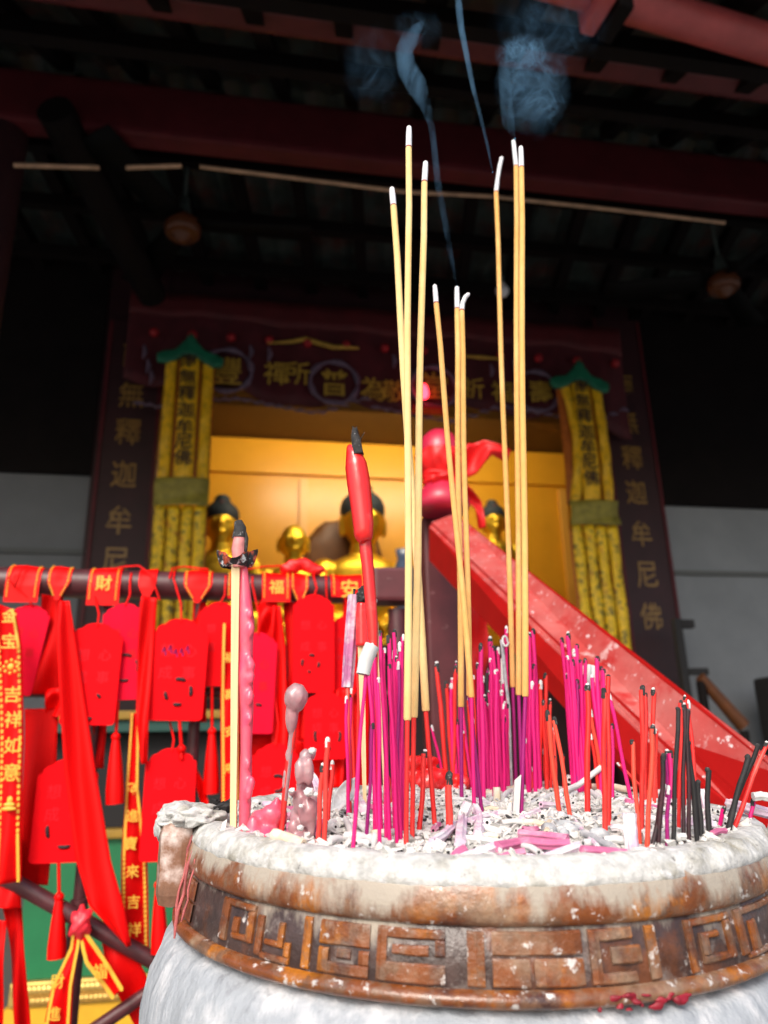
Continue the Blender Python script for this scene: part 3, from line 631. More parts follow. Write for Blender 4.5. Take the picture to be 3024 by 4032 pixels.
b = MB(); c = RP(842, 1268, .005); b.box(c, (.03, .026, .027), FM, .006); b.build('end_bracket', m_post, rl)
# plaques ------------------------------------------------------
def plaque(x0, x1, y0, y1, tilt, off, m, label, cord=None, tassel=None, mark=None, clip=0):
    tl = RP(x0, y0, off); br = RP(x1, y1, off); c = (tl + br) / 2; w = abs((br - tl).dot(fd)); h = abs(tl.z - br.z)
    a = R(tilt); xd = fd * math.cos(a) + Z * math.sin(a); yd = -fd * math.sin(a) + Z * math.cos(a)
    t = tag(empty('wish_plaque', c + yd * h / 2), label, 'plaque', 'red wish plaques hung on the railing')
    hw, hh = w / 2, h / 2; out = []
    rr = w * .08
    out += [(-hw + rr * (1 - math.sin(q)), -hh + rr * (1 - math.cos(q))) for q in [R(i * 30) for i in range(3, -1, -1)]]
    out += [(hw - rr * (1 - math.sin(q)), -hh + rr * (1 - math.cos(q))) for q in [R(i * 30) for i in range(0, 4)]]
    prof = [(1, hh - w * .30), (.97, hh - w * .25), (.86, hh - w * .235), (.82, hh - w * .17), (.70, hh - w * .12), (.55, hh - w * .10), (.42, hh - w * .04), (.2, hh - .004 * w), (0, hh)]
    out += [(hw * p[0], p[1]) for p in prof] + [(-hw * p[0], p[1]) for p in prof[-2::-1]]
    b = MB(); P = lambda q, o: c + xd * q[0] + yd * q[1] + fn * o
    th = .0018
    bm = bmesh.new(); A = [bm.verts.new(P(q, th)) for q in out]; B = [bm.verts.new(P(q, -th)) for q in out]
    bm.faces.new(A[::-1]); bm.faces.new(B); n = len(out)
    for i in range(n): bm.faces.new([A[i], A[(i + 1) % n], B[(i + 1) % n], B[i]])
    bmesh.ops.recalc_face_normals(bm, faces=bm.faces); bm.verts.index_update()
    b.add([v.co.copy() for v in bm.verts], [[v.index for v in f.verts] for f in bm.faces], False); bm.free(); b.build('tag_board', m, t)
    for k, ch in enumerate('心想事成'):
        b = MB(); put_glyph(b, ch, c + xd * (.20 - .40 * (k % 2)) * w + yd * (.18 - .22 * (k // 2)) * h + fn * (th + .0004), xd, yd, w * .24); b.build('embossed_character', m_embo, t)
    if cord is not None:
        cx, cy = cord; q = RP(cx, cy, pr + .004); top = c + yd * (hh - w * .06)
        b = MB(); b.tube([top + fn * .003, top.lerp(q, .4) + fn * .004 + fd * .004, q], .0014, 6)
        if cy < 1300:
            b.tube([q, q + Z * .012 - fn * .006, q + Z * .018 - fn * .022, q + Z * .002 - fn * .05], .0014, 6)
        b.build('hanging_cord', m_rib, t)
    if mark:
        b = MB(); mx, my, ms, mk = mark; q = P((mx * hw, my * hh), th + .0006); r = ms * w
        for a0, a1 in mk:
            pts = [q + xd * math.cos(R(an)) * r + yd * math.sin(R(an)) * r for an in range(a0, a1 + 1, 8)]
            b.tube(pts, [w * .012] + [w * .034] * (len(pts) - 2) + [w * .012], 6)
        b.build('seal_mark', m_ink, t)
    if tassel:
        (ax, ay), (kx, ky), (ex, ey), tw = tassel; p0 = RP(ax, ay, off); p1 = RP(kx, ky, off); p2 = RP(ex, ey, off)
        b = MB(); b.tube([p0, p1], .0022, 6); b.blob(p1, .0062, 2); b.build('tassel_knot', m_rib, t)
        b = MB(); wv = tw * K / FPX * depth(p1) / 2
        b.tube([p1, p1.lerp(p2, .12), p1.lerp(p2, .4), p1.lerp(p2, .8), p2], [.004, wv * .5, wv * .75, wv, wv], 20, flute=.08, nfl=10, sx=1.0, rough=.0); b.build('tassel', m_rib, t)
    return t, c, xd, yd, w, h
C1 = [(60, 110), (340, 390), (150, 200), (250, 300)]; 
plaque(18, 80, 1305, 1500, -7, .018, m_pinkp, 'pink-red wish plaque behind the leftmost lettered ribbon', (28, 1262))
t, c, xd, yd, w, h = plaque(152, 249, 1346, 1566, -1, .050, m_redp, 'red wish plaque with faint lettering, left of the two overlapping ones', (205, 1290), None, (-.05, -.62, .26, [(30, 60), (130, 200), (240, 300)]))
b = MB()
for i, ch in enumerate(''): put_glyph(b, ch, c + yd * (.05 - .35 * i) * h * .5 + xd * .1 * w + fn * .0026, xd, yd, w * .34)
plaque(228, 306, 1303, 1512, 2, .040, m_pinkp, 'pink-red wish plaque under the cord, right of the two overlapping ones', (281, 1255), ((255, 1514), (250, 1592), (248, 1737), 36), (.1, -.35, .3, [(60, 110), (340, 400), (160, 200), (250, 290)]))
t, c, xd, yd, w, h = plaque(328, 440, 1336, 1556, -1.5, .048, m_redp, 'red wish plaque with purple handwriting, just left of the pink candle', (375, 1250), ((388, 1556), (392, 1618), (392, 1640), 10), (.1, -.45, .22, [(60, 110), (340, 390), (180, 220), (250, 290)]))
b = MB()
for i in range(5):
    q = c + xd * (-.28 + .1 * i) * w + yd * (.16 + .02 * math.sin(i * 2)) * h + fn * .0026; b.tube([q, q + xd * .03 * w + yd * .05 * h, q + xd * .06 * w - yd * .03 * h], .0009, 5)
b.build('purple_handwriting', m_inkp, t)
plaque(317, 414, 1617, 1858, 0, .045, m_redp, 'large red wish plaque hanging low beside the burner lug', (367, 1560), ((345, 1860), (343, 1912), (345, 2058), 34), (.35, -.4, .2, [(60, 130), (150, 215), (240, 290)]))
plaque(434, 512, 1300, 1482, 1, .030, m_redp, 'plain red wish plaque partly behind the pink candle', (487, 1260), ((458, 1484), (458, 1580), (456, 1715), 32))
plaque(86, 196, 1640, 1861, 0, .038, m_redp, 'low red wish plaque with black marks behind the wide ribbon', (130, 1500), ((127, 1862), (128, 1938), (122, 2070), 36), (.1, -.35, .3, [(30, 60), (170, 215), (250, 290)]))
plaque(512, 592, 1366, 1584, -2, .032, m_pinkp, 'pink-red wish plaque just right of the pink candle', (545, 1262), None, (.2, -.6, .2, [(60, 110), (160, 200)]))
plaque(634, 722, 1284, 1496, 0, .040, m_redp, 'upright red wish plaque hanging between pink candle and red candle', (678, 1246), None, (-.15, -.42, .2, [(60, 100), (150, 200), (330, 370), (250, 280)]))
plaque(658, 748, 1494, 1640, 0, .046, m_redp, 'square-cornered red wish plaque with black marks below the upright one', None, None, (.1, -.3, .3, [(330, 380), (160, 210), (255, 290)]))
plaque(546, 642, 1606, 1800, 0, .036, m_redp, 'lowest red wish plaque behind the wax-headed stub', (594, 1500), None, (.1, .1, .16, [(40, 120), (250, 330)]))
plaque(718, 772, 1330, 1500, -3, .020, m_redp, 'shaded red wish plaque half hidden behind the upright one', (735, 1262))
# ribbons ------------------------------------------------------
def ribbon(L, Rr, off, m, label, text=None, border=False, rip=.006, group='red prayer ribbons tied to the railing', fr_=6, extra=None):
    Lp = [RP(x, y, off) for x, y in L]; Rp_ = [RP(x, y, off) for x, y in Rr]
    t = tag(empty('prayer_ribbon', Lp[0]), label, 'ribbon', group); ph = random.random() * 6
    b = MB(); ribn(b, Lp, Rp_, fn, n=36, rip=rip, fr_=fr_, ph=ph); b.build('cloth_strip', m, t)
    if border:
        b = MB()
        for pts, o in ((Lp, .12), (Rp_, .88)):
            n = 60
            for i in range(n):
                v = (i + .5) / n; f = v * (len(Lp) - 1); k = min(int(f), len(Lp) - 2)
                a_ = Lp[k].lerp(Lp[k + 1], f - k); c_ = Rp_[k].lerp(Rp_[k + 1], f - k); p = a_.lerp(c_, o)
                u = o; p = p + fn * (rip * math.sin(fr_ * v + ph + 2.5 * u) + rip * .5 * math.sin(7 * u + 4 * v + ph) + .0012)
                b.box(p, (.0016, .0006, .0022), FM)
        kind(b.build('gold_border_dots', m_gold, t), 'stuff')
    if text:
        for ch, x, y, sz in text:
            b = MB(); p = RP(x, y, off + rip * 1.6 + .003); w = sz * K / FPX * depth(p)
            if ch == '*':
                for k in range(8): b.blob(p + (fd * math.cos(k * .785) + Z * math.sin(k * .785)) * w * .38, (w * .11, .001, w * .11), 1, m=FM)
                b.blob(p, (w * .2, .0015, w * .2), 2, m=FM)
            elif ch == '~':
                b.blob(p - Z * w * .25, (w * .5, .001, w * .12), 2, m=FM); b.blob(p, (w * .36, .001, w * .14), 2, m=FM); b.blob(p + Z * w * .28, (w * .18, .001, w * .22), 2, m=FM)
            else: put_glyph(b, ch, p, fd, Z, w)
            b.build('gold_character', m_gold, t)
    return t
ribbon([(520, 1540), (516, 1640), (520, 1770)], [(650, 1545), (648, 1640), (640, 1770)], .002, m_ribd, 'broad deep red cloth low behind the pink candle and wax stub')
ribbon([(592, 1470), (596, 1560), (590, 1640)], [(650, 1470), (650, 1560), (646, 1640)], .010, m_ribd, 'deep red ribbon behind the square-cornered plaque, at its left side')
ribbon([(742, 1480), (744, 1600), (738, 1760)], [(800, 1480), (796, 1600), (800, 1760)], .012, m_ribd, 'deep red ribbon hanging low behind the left yellow trio')
ribbon([(416, 1300), (412, 1420), (418, 1560)], [(446, 1300), (444, 1420), (446, 1560)], .010, m_ribd, 'thin deep red ribbon right of the handwritten plaque')
ribbon([(196, 1505), (200, 1570), (206, 1660)], [(232, 1505), (230, 1570), (224, 1660)], .012, m_ribd, 'short deep red ribbon end below the two overlapping plaques')
ribbon([(300, 1300), (306, 1420), (302, 1540)], [(334, 1300), (336, 1420), (330, 1540)], .012, m_ribd, 'deep red ribbon behind the gap left of the handwritten plaque')
ribbon([(560, 1290), (556, 1330), (562, 1380)], [(600, 1290), (598, 1330), (590, 1380)], .014, m_rib, 'short bright ribbon flap just under the rail right of the pink candle')
ribbon([(720, 1490), (716, 1600), (722, 1700)], [(748, 1490), (746, 1600), (742, 1700)], .03, m_rib, 'narrow bright ribbon right of the square-cornered plaque')
ribbon([(94, 1488), (100, 1510), (96, 1545)], [(134, 1486), (136, 1510), (128, 1550)], .014, m_rib, 'short red ribbon knotted on the middle rail at the left')
ribbon([(-14, 1300), (-10, 1400), (-6, 1600), (-8, 1800), (-8, 1910)], [(32, 1318), (46, 1400), (52, 1600), (46, 1800), (44, 1905)], .070, m_rib, 'leftmost red ribbon with gold blessing characters and dotted borders',
       [('金', 20, 1330, 30), ('宝', 20, 1384, 32), ('*', 23, 1440, 36), ('吉', 26, 1500, 34), ('祥', 28, 1554, 34), ('如', 26, 1610, 34), ('意', 24, 1668, 36), ('~', 20, 1738, 34)], True)
ribbon([(92, 1285), (78, 1400), (66, 1500)], [(135, 1285), (130, 1400), (128, 1500)], .012, m_ribd, 'deep red plain ribbon straight below the rail at the left')
ribbon([(50, 1530), (50, 1700), (46, 1915)], [(126, 1530), (122, 1700), (104, 1912)], .010, m_ribd, 'deep red plain ribbon behind the low marked plaque')
ribbon([(128, 1300), (126, 1360), (132, 1500), (140, 1663), (162, 1860), (190, 1960), (268, 2042)], [(152, 1300), (160, 1360), (180, 1500), (205, 1663), (240, 1860), (270, 1960), (284, 2042)], .062, m_rib, 'widest plain red ribbon sweeping down across the diagonal bar', rip=.008)
ribbon([(283, 1540), (270, 1700), (262, 1850), (262, 2058)], [(300, 1540), (300, 1700), (318, 1850), (322, 2060)], .030, m_ribd, 'long red ribbon with gold characters left of the burner',
       [('發', 284, 1704, 26), ('進', 286, 1762, 26), ('寶', 282, 1822, 27), ('來', 286, 1882, 27), ('吉', 288, 1948, 27), ('祥', 290, 2008, 28)], True, .004)
ribbon([(306, 1290), (298, 1400), (292, 1550), (304, 1650)], [(340, 1292), (332, 1400), (322, 1550), (318, 1650)], .056, m_rib, 'plain shiny red ribbon between the pink-red plaque and handwritten plaque')
ribbon([(480, 1350), (476, 1500), (478, 1740)], [(520, 1350), (516, 1500), (516, 1740)], .044, m_rib, 'gold-edged red ribbon falling behind the pink candle', [('福', 496, 1420, 22), ('壽', 496, 1500, 22), ('安', 496, 1580, 22), ('康', 496, 1660, 22)], True)
ribbon([(588, 1310), (584, 1400), (586, 1560), (590, 1690)], [(606, 1310), (618, 1400), (622, 1560), (624, 1690)], .026, m_rib, 'narrow red ribbon right of the pink candle plaque')
ribbon([(612, 1300), (622, 1450), (618, 1600)], [(640, 1300), (664, 1450), (662, 1600)], .008, m_ribd, 'deep red ribbon behind the upright plaque')
ribbon([(740, 1300), (736, 1480), (738, 1700)], [(776, 1300), (770, 1480), (766, 1700)], .006, m_ribd, 'deep red ribbon behind the lower red candle')
ribbon([(640, 1600), (636, 1700), (640, 1800)], [(740, 1610), (740, 1700), (736, 1800)], .012, m_ribd, 'broad deep red cloth low behind the magenta stubs')
ribbon([(98, 2205), (112, 2130), (150, 2050), (158, 2010)][::-1], [(150, 2240), (158, 2130), (170, 2050), (172, 2010)][::-1], .062, m_rib, 'red ribbon tail with gold lettering below the knot on the diagonal bar',
       [('財', 124, 2120, 28), ('進', 116, 2190, 28)], True, .004)
ribbon([(170, 2010), (186, 2080), (240, 2160)], [(182, 2005), (220, 2060), (268, 2132)], .056, m_rib, 'short red ribbon tail with gold edge right of the bottom-left upright', [('福', 216, 2098, 30)], True, .004)
ribbon([(-10, 1790), (-10, 1960)], [(46, 1800), (46, 1962)], .030, m_rib, 'short plain red ribbon end above the diagonal bar at the left edge')
ribbon([(6, 1955), (22, 2080), (36, 2240)], [(44, 1962), (56, 2080), (66, 2240)], .022, m_ribd, 'deep red ribbon running to the bottom left corner')
ribbon([(-14, 1990), (-14, 2100), (-14, 2240)], [(12, 1990), (8, 2100), (4, 2240)], .040, m_rib, 'red ribbon cut by the left edge near the bottom')
ribbon([(214, 2020), (232, 2090), (262, 2160), (300, 2240)], [(290, 2050), (318, 2110), (330, 2170), (330, 2240)], .020, m_rib, 'broad red ribbon at the bottom beside the white burner shoulder')
ribbon([(408, 1650), (424, 1700), (436, 1745)], [(416, 1640), (440, 1690), (452, 1740)], .030, m_rib, 'small twisted red ribbon end right of the low large plaque')
b = MB(); c = RP(176, 1992, .055)
for a, L, wd in ((.9, .017, .0075), (2.3, .016, .0065), (1.6, .020, .006), (-.5, .012, .006)):
    d1 = fd * math.cos(a) + Z * math.sin(a); b.tube([c - d1 * L + fn * .002, c - d1 * L * .4 + fn * .008, c + fn * .010, c + d1 * L * .5 + fn * .006, c + d1 * L], [wd * .6, wd, wd * .75, wd, wd * .4], 10, rough=.25)
b.blob(c, (.010, .010, .011), 3, .4, 3)
tag(b.build('ribbon_knot', mat('ribbon_pink_red', (.8, .03, .05), .4), loc=c, remesh=.0014), 'twisted red ribbon knot tied where diagonal bar meets the upright', 'knot')
# wraps round the top rail
ud = (pB - pA).normalized()
def wrap(x0, x1, label, gold=True, ch=None, drop=0, tie=0):
    q0 = RP(x0, 1255); q1 = RP(x1, 1257); s0 = (q0 - pA).dot(ud); s1 = (q1 - pA).dot(ud); rr = pr + .0022
    t = tag(empty('rail_wrap', pA + ud * s0), label, 'ribbon', 'red ribbons wrapped over the top rail')
    e3 = Z; e2 = fn
    def f(u, v):
        a = R(150) - v * R(215); p = pA + ud * (s0 + (s1 - s0) * u) + (e2 * math.cos(a) + e3 * math.sin(a)) * (rr + .0012 * math.sin(5 * u + 3 * v + x0))
        if drop and v > .72:
            k = (v - .72) / .28; p = pA + ud * (s0 + (s1 - s0) * (u if not tie else .5 + (u - .5) * (1 - k * .85))) + e2 * (rr + .002) - e3 * (rr * .2 + drop * k)
        return p
    b = MB(); b.sheet(f, 8, 24, (0, 0, 0), 0); 
    b = MB(); b.grid(f, 8, 24); g2 = lambda u, v: f(u, v) + (pA + ud * ((f(u, v) - pA).dot(ud)) - f(u, v)).normalized() * .001
    b.grid(g2, 8, 24); b.build('cloth_strip', m_rib, t)
    if gold:
        b = MB()
        for u in (.08, .9):
            pts = [f(u, v / 30) + (f(u, v / 30) - (pA + ud * ((f(u, v / 30) - pA).dot(ud)))).normalized() * .0008 for v in range(4, 29)]
            for i in range(0, len(pts) - 1): b.tube([pts[i], pts[i].lerp(pts[i + 1], .6)], .0012, 5)
        b.build('gold_edge', m_gold, t)
    if ch:
        b = MB(); put_glyph(b, ch, pA + ud * (s0 + s1) / 2 + e2 * (rr + .0045) - Z * .004, fd, Z, abs(s1 - s0) * .5); b.build('gold_lettering', m_gold, t)
wrap(24, 96, 'red ribbon band wrapped over the rail nearest the left edge', True, None, .03)
wrap(112, 160, 'red ribbon gathered into a knot below the rail', True, None, .026, 1)
wrap(198, 266, 'red ribbon band lettered 財 in gold on the rail', True, '財', .032)
wrap(304, 342, 'plain red ribbon band left of the handwritten plaque cord', False, None, .024, 1)
wrap(400, 460, 'pointed red ribbon loop on the rail left of the pink candle', True, None, .026, 1)
wrap(494, 520, 'narrow red ribbon loop on the rail behind the pink candle', True, None, .018)
wrap(566, 626, 'red ribbon band lettered 福 in gold on the rail', True, '福', .022)
wrap(628, 664, 'bunched red ribbon band touching the one lettered in gold', True, None, .024, 1)
wrap(712, 788, 'broad red ribbon band on the rail behind the red candle', True, '安', .012)
b = MB()
for x, y in ((640, 1222), (655, 1218), (668, 1226), (682, 1232), (625, 1230)): b.blob(RP(x, y, .01), (.016, .012, .009), 2, .4, 2, FM, x)
tag(b.build('ribbon_bundle', m_sash, loc=RP(650, 1222), remesh=.0025), 'crumpled red ribbon bundle lying on top of the rail', 'ribbon')
# loose cords
def cord(pts, label, r=.0013):
    b = MB(); b.tube([RP(x, y, o) for x, y, o in pts], r, 6); tag(b.build('loose_string', m_rib, loc=RP(pts[0][0], pts[0][1])), label, 'cord', 'red cords looped on the railing')
cord([(30, 1230, .03), (18, 1250, .035), (32, 1270, .035), (46, 1230, .03), (60, 1222, .02)], 'thin red cord looped on the rail at the left edge')
cord([(230, 1232, .02), (270, 1224, .02), (300, 1222, .02), (325, 1240, .03), (345, 1296, .03)], 'thin red cord lying along the rail and dropping to a point')
cord([(366, 1250, .03), (372, 1228, .01), (400, 1224, .0), (450, 1230, .02)], 'thin red cord arched over the rail left of the pink candle')
cord([(520, 1232, .02), (570, 1224, .02), (610, 1222, .02)], 'thin red cord along the rail right of the pink candle')
cord([(704, 1232, .03), (706, 1300, .03), (708, 1340, .03)], 'thin red cord hanging straight beside the upright plaque')
cord([(786, 1292, .03), (800, 1300, .03), (812, 1306, .03)], 'short red cord end at the right end of the rail')
# ================================================================ INCENSE BURNER
AZ = .030                       # ash level below the camera at the burner's centre
TAU, SIG = .065, -.020          # the burner leans a little towards the camera
ZA = CZ - AZ
BC = Vector((.0475, .491, 0)); BD = BC.length; BAZ = math.atan2(BC.x, BC.y); BR = .164
def lean(x, y): return TAU * (y - BC.y) + SIG * (x - BC.x)
def zt_at(x, y): return ZA + lean(x, y)
def hit_t(r, dz=0):
    den = r.z - TAU * r.y - SIG * r.x
    return (ZA + dz - TAU * BC.y - SIG * BC.x - CZ) / den if den < -1e-4 else 99
def hitp(u, v, dz=0): r = ray(u, v); return CAM + r * hit_t(r, dz)
def RB(z): return BR - .004 + min(max(ZA - z, 0), .05) / .047 * .008
def rimpt(psi, r, z):           # psi=0 faces the camera, positive to the right
    a = -BAZ + psi; d = Vector((-math.sin(-a) , -math.cos(a), 0))
    d = Vector((math.sin(a - 0) if False else math.sin(psi - BAZ), -math.cos(psi - BAZ), 0)); return BC + d * r + Z * z
def psi_of(x, y=2060, r=BR):
    q = ray(x * K, y * K); d = Vector((q.x, q.y)).normalized(); c = Vector((BC.x, BC.y)); tt = d.dot(c); k = tt * tt - c.length_squared + r * r
    p = d * (tt - math.sqrt(max(k, 0))); w = p - c; return math.atan2(w.x, -w.y) + BAZ
bur = tag(empty('incense_burner', BC), 'round brown glazed incense burner with key-fret band and ash-crusted rim', 'incense burner')
def P(r, dz): return (RB(ZA + dz) + r, ZA + dz)
def jit(am, sc):
    def f(p, i, an):
        k = am * (nz(p + BC, sc) + .6 * nz(p + BC, sc * 2.7) + .3 * nz(p + BC, sc * 7)); d = Vector((p.x, p.y, 0)).normalized()
        return p + d * k + Z * k * .8
    return f
b = MB(); b.lathe(BC, [P(-.030, -.012), P(-.022, -.001), P(-.015, .002), P(-.009, .0028), P(-.004, .0018), P(-.0018, -.0002), P(-.0004, -.0020), P(.0004, -.0044), P(.0006, -.0064), P(-.0006, -.0080)], 420, jit(.0010, 110)); b.build('ash_crusted_rim', m_crust, bur)
b = MB(); b.lathe(BC, [P(-.006, -.003), P(-.0008, -.0045), P(.0004, -.0075), P(.0010, -.0115), P(.0012, -.0150), P(.0006, -.0186), P(-.0010, -.0204), P(-.0024, -.0212)], 260, jit(.0004, 60)); b.build('upper_moulding', m_glaze, bur)
b = MB(); b.lathe(BC, [P(-.004, -.0205), P(-.0028, -.0215), P(-.0028, -.043), P(-.004, -.046)], 260, jit(.0004, 60)); b.build('fret_ground', m_groove, bur)
b = MB(); b.lathe(BC, [P(-.006, -.0415), P(-.001, -.0420), P(.0012, -.044), P(.0008, -.0465), P(-.003, -.0485), P(-.010, -.050)], 260, jit(.0004, 60)); b.build('lower_moulding', m_glaze, bur)
T0, T1 = -.0410, -.0226
def bar(mb, x0, x1, t0, t1, h=.0020):
    p0, p1 = psi_of(x0), psi_of(x1)
    if p1 < p0: p0, p1 = p1, p0
    n = max(2, int((p1 - p0) / .02)); z0 = ZA + T0 + (T1 - T0) * t0; z1 = ZA + T0 + (T1 - T0) * t1; e = .0007; rb = BR - .0032
    rows = [(z0, rb), (z0, rb + h * .7), (z0 + e, rb + h), (z1 - e, rb + h), (z1, rb + h * .7), (z1, rb)]
    vs = []
    for i in range(n + 1):
        ps = p0 + (p1 - p0) * i / n; sh = .8 if i in (0, n) else 1
        for z, r in rows: vs.append(rimpt(ps, RB(z) - BR + rb + (r - rb) * sh + .0003 * nz((ps * 40, z * 300, 0)), z + .0003 * nz((ps * 30, z * 200, 3))))
    m = len(rows); fs = []
    for i in range(n):
        for k in range(m - 1): fs.append([i * m + k, (i + 1) * m + k, (i + 1) * m + k + 1, i * m + k + 1])
    fs.append(list(range(m))); fs.append([n * m + k for k in range(m)][::-1])
    mb.add(vs, fs, False)
FRET = [[(474, 488, .1, 1), (488, 545, .86, 1), (531, 545, .22, .86), (500, 531, .22, .34), (500, 512, .34, .66)],
        [(553, 566, .04, .84), (566, 628, .0, .12), (600, 612, .28, .78), (572, 600, .28, .40), (616, 628, .12, .42)],
        [(655, 672, .0, 1)], [(691, 800, .54, 1), (691, 712, .0, .48), (712, 800, .0, .22), (778, 800, .22, .48), (730, 760, .30, .48)],
        [(817, 838, .0, 1), (838, 966, .80, 1), (944, 966, .50, .8), (850, 930, .50, .68), (838, 966, .0, .36)], [(1014, 1052, .0, 1)],
        [(1069, 1267, .56, 1), (1069, 1150, .0, .5), (1160, 1267, .0, .5)], [(1283, 1306, .0, 1), (1306, 1380, .78, 1), (1306, 1380, .0, .2), (1330, 1395, .34, .66)], [(1410, 1432, .0, 1)],
        [(1500, 1515, .0, 1), (1515, 1600, .86, 1), (1586, 1600, .12, .86), (1530, 1586, .12, .26), (1530, 1545, .26, .7), (1545, 1570, .58, .7)],
        [(1614, 1628, .08, 1), (1628, 1700, .86, 1), (1640, 1655, .1, .7), (1628, 1700, .0, .1)]]
for fr__ in FRET:
    b = MB()
    for q in fr__: bar(b, *q)
    b.build('fret_motif', m_glaze, bur)
b = MB()
pl0 = psi_of(1659) + .12
for k in range(16):             # the unseen far side carries the same blocks
    ps = pl0 + .1 + k * .27
    for z0, z1 in ((.04, .46), (.54, 1)):
        vs = []; rows = [(T0 + (T1 - T0) * z0, -.0045), (T0 + (T1 - T0) * z0, -.0018), (T0 + (T1 - T0) * z1, -.0018), (T0 + (T1 - T0) * z1, -.0045)]
        for i in range(8):
            for z, r in rows: vs.append(rimpt(ps + i * .026, RB(ZA + z) + r, ZA + z))
        b.add(vs, [[i * 4 + k2, (i + 1) * 4 + k2, (i + 1) * 4 + k2 + 1, i * 4 + k2 + 1] for i in range(7) for k2 in range(3)], False)
b.build('fret_motif', m_glaze, bur)
b = MB(); b.lathe(BC, [P(-.012, -.048), P(-.006, -.0495), P(.000, -.053), P(.005, -.060), P(.010, -.072), P(.013, -.09), P(.013, -.12), P(.004, -.17), P(-.02, -.24), P(-.06, -.29), P(-.075, -.31), P(-.06, -.34), P(-.06, -.36), (0, ZA - .36)], 420, jit(.0016, 60)); b.build('shoulder', m_should, bur)
b = MB(); b.lathe(BC, [(.0, ZA - .361), (.13, ZA - .361), (.135, ZA - .40), (.12, ZA - .42), (.12, .1), (.17, .06), (.17, .0), (0, 0)], 48); b.build('pedestal', m_glaze, bur)
# lug at the left
lp = psi_of(384, 1900, BR); lp = -math.acos(BR / BD) * 1.02 + 0
ldir = rimpt(lp, 1, 0) - rimpt(lp, 0, 0); ltan = Vector((-ldir.y, ldir.x, 0))
LM = Matrix((ldir, ltan, Z)).transposed()
b = MB(); b.box(rimpt(lp, BR + .004, ZA - .0185), (.0095, .020, .0215), LM, .007); lug = b.build('lug', mat('lug_glaze', (.28, .14, .085), .35, var=.35, vs=60, col2=[(.60, .50, .46), (.55, .16, .18)], mask=[(60, .48, .66), (36, .58, .7)], coat=.3, bump=.6, bs=500), bur)
b = MB(); b.blob(rimpt(lp, BR + .003, ZA + .0035), (.0125, .022, .0065), 4, .35, 3, LM, 2); b.blob(rimpt(lp + .06, BR - .006, ZA + .004), (.014, .016, .006), 4, .4, 3, LM, 5); b.blob(rimpt(lp - .02, BR + .013, ZA - .002), (.004, .016, .008), 3, .4, 3, LM, 7); b.build('ash_crust', m_crust, lug)
b = MB(); rp_ = -lp; rd = rimpt(rp_, 1, 0) - rimpt(rp_, 0, 0); RM = Matrix((rd, Vector((-rd.y, rd.x, 0)), Z)).transposed(); b.box(rimpt(rp_, BR + .004, ZA - .0185), (.0095, .020, .0215), RM, .007); b.build('lug', m_glaze, bur)
# wax drips on the band
b = MB()
for x, z0, z1, r in ((392, -.004, -.043, .0012), (398, -.010, -.050, .0015), (408, -.012, -.040, .001), (388, .0, -.036, .0012)):
    ps = psi_of(x + 8, 1900); b.tube([rimpt(ps, RB(ZA + z0 + (z1 - z0) * i / 6) + .001, ZA + z0 + (z1 - z0) * i / 6) + Vector((.0006 * math.sin(i * 2 + x), 0, 0)) for i in range(7)], [r * .4, r * .6, r * .45, r * .6, r * .5, r * .75, r * .3], 8)
b.build('wax_drip', mat('wax_drip_pink', (.50, .13, .13), .4, var=.3, vs=80), bur)
b = MB()
for i in range(34):
    x = 1290 + random.uniform(0, 190); ps = psi_of(x, 2150); b.blob(rimpt(ps, BR + .0045 + random.uniform(-.001, .0008), ZA - .0465 + random.uniform(-.0025, .003)), (.0010 + random.random() * .0022, .0008, .0004 + random.random() * .0009), 2, .5, 3, None, i)
b.build('red_wax_spatter', mat('wax_crimson', (.26, .006, .02), .5, var=.3, vs=200), bur, remesh=.0006)
C0 = Vector((BC.x, BC.y, ZA)); nn_ = Vector((-SIG, -TAU, 1)).normalized(); Q_ = Z.rotation_difference(nn_)
bur.rotation_mode = 'QUATERNION'; bur.rotation_quaternion = Q_; bur.location = C0 + Q_ @ (BC - C0)
# ---------------------------------------------------------------- ash bed
def hz(x, y):
    p = Vector((x, y, 0)); return .0016 * nz(p, 40) + .0012 * nz(p, 110) + .0006 * nz(p, 300)
def mound(x, y):
    d = (Vector((x, y, 0)) - BC).length / (BR - .02)
    return lean(x, y) + hz(x, y) + .005 * math.exp(-((x - .11) ** 2 + (y - .47) ** 2) / .004)
b = MB(); nr, na = 60, 200; vs = [BC + Z * (ZA + mound(BC.x, BC.y))]
for i in range(1, nr + 1):
    for k in range(na):
        r = (BR - .018) * i / nr; a = 2 * math.pi * k / na; x = BC.x + math.cos(a) * r; y = BC.y + math.sin(a) * r
        vs.append(Vector((x, y, ZA - .0005 + mound(x, y))))
fs = [[0, 1 + k, 1 + (k + 1) % na] for k in range(na)]
for i in range(nr - 1):
    for k in range(na): fs.append([1 + i * na + k, 1 + (i + 1) * na + k, 1 + (i + 1) * na + (k + 1) % na, 1 + i * na + (k + 1) % na])
b.add(vs, fs); ab = b.build('ash_bed', m_ash, loc=BC + Z * ZA); tag(ab, 'bed of pale grey incense ash filling the burner', 'ash'); kind(ab, 'stuff')
def inside(p, m=.022): return (Vector((p.x, p.y, 0)) - BC).length < BR - m
b = MB(); n = 0
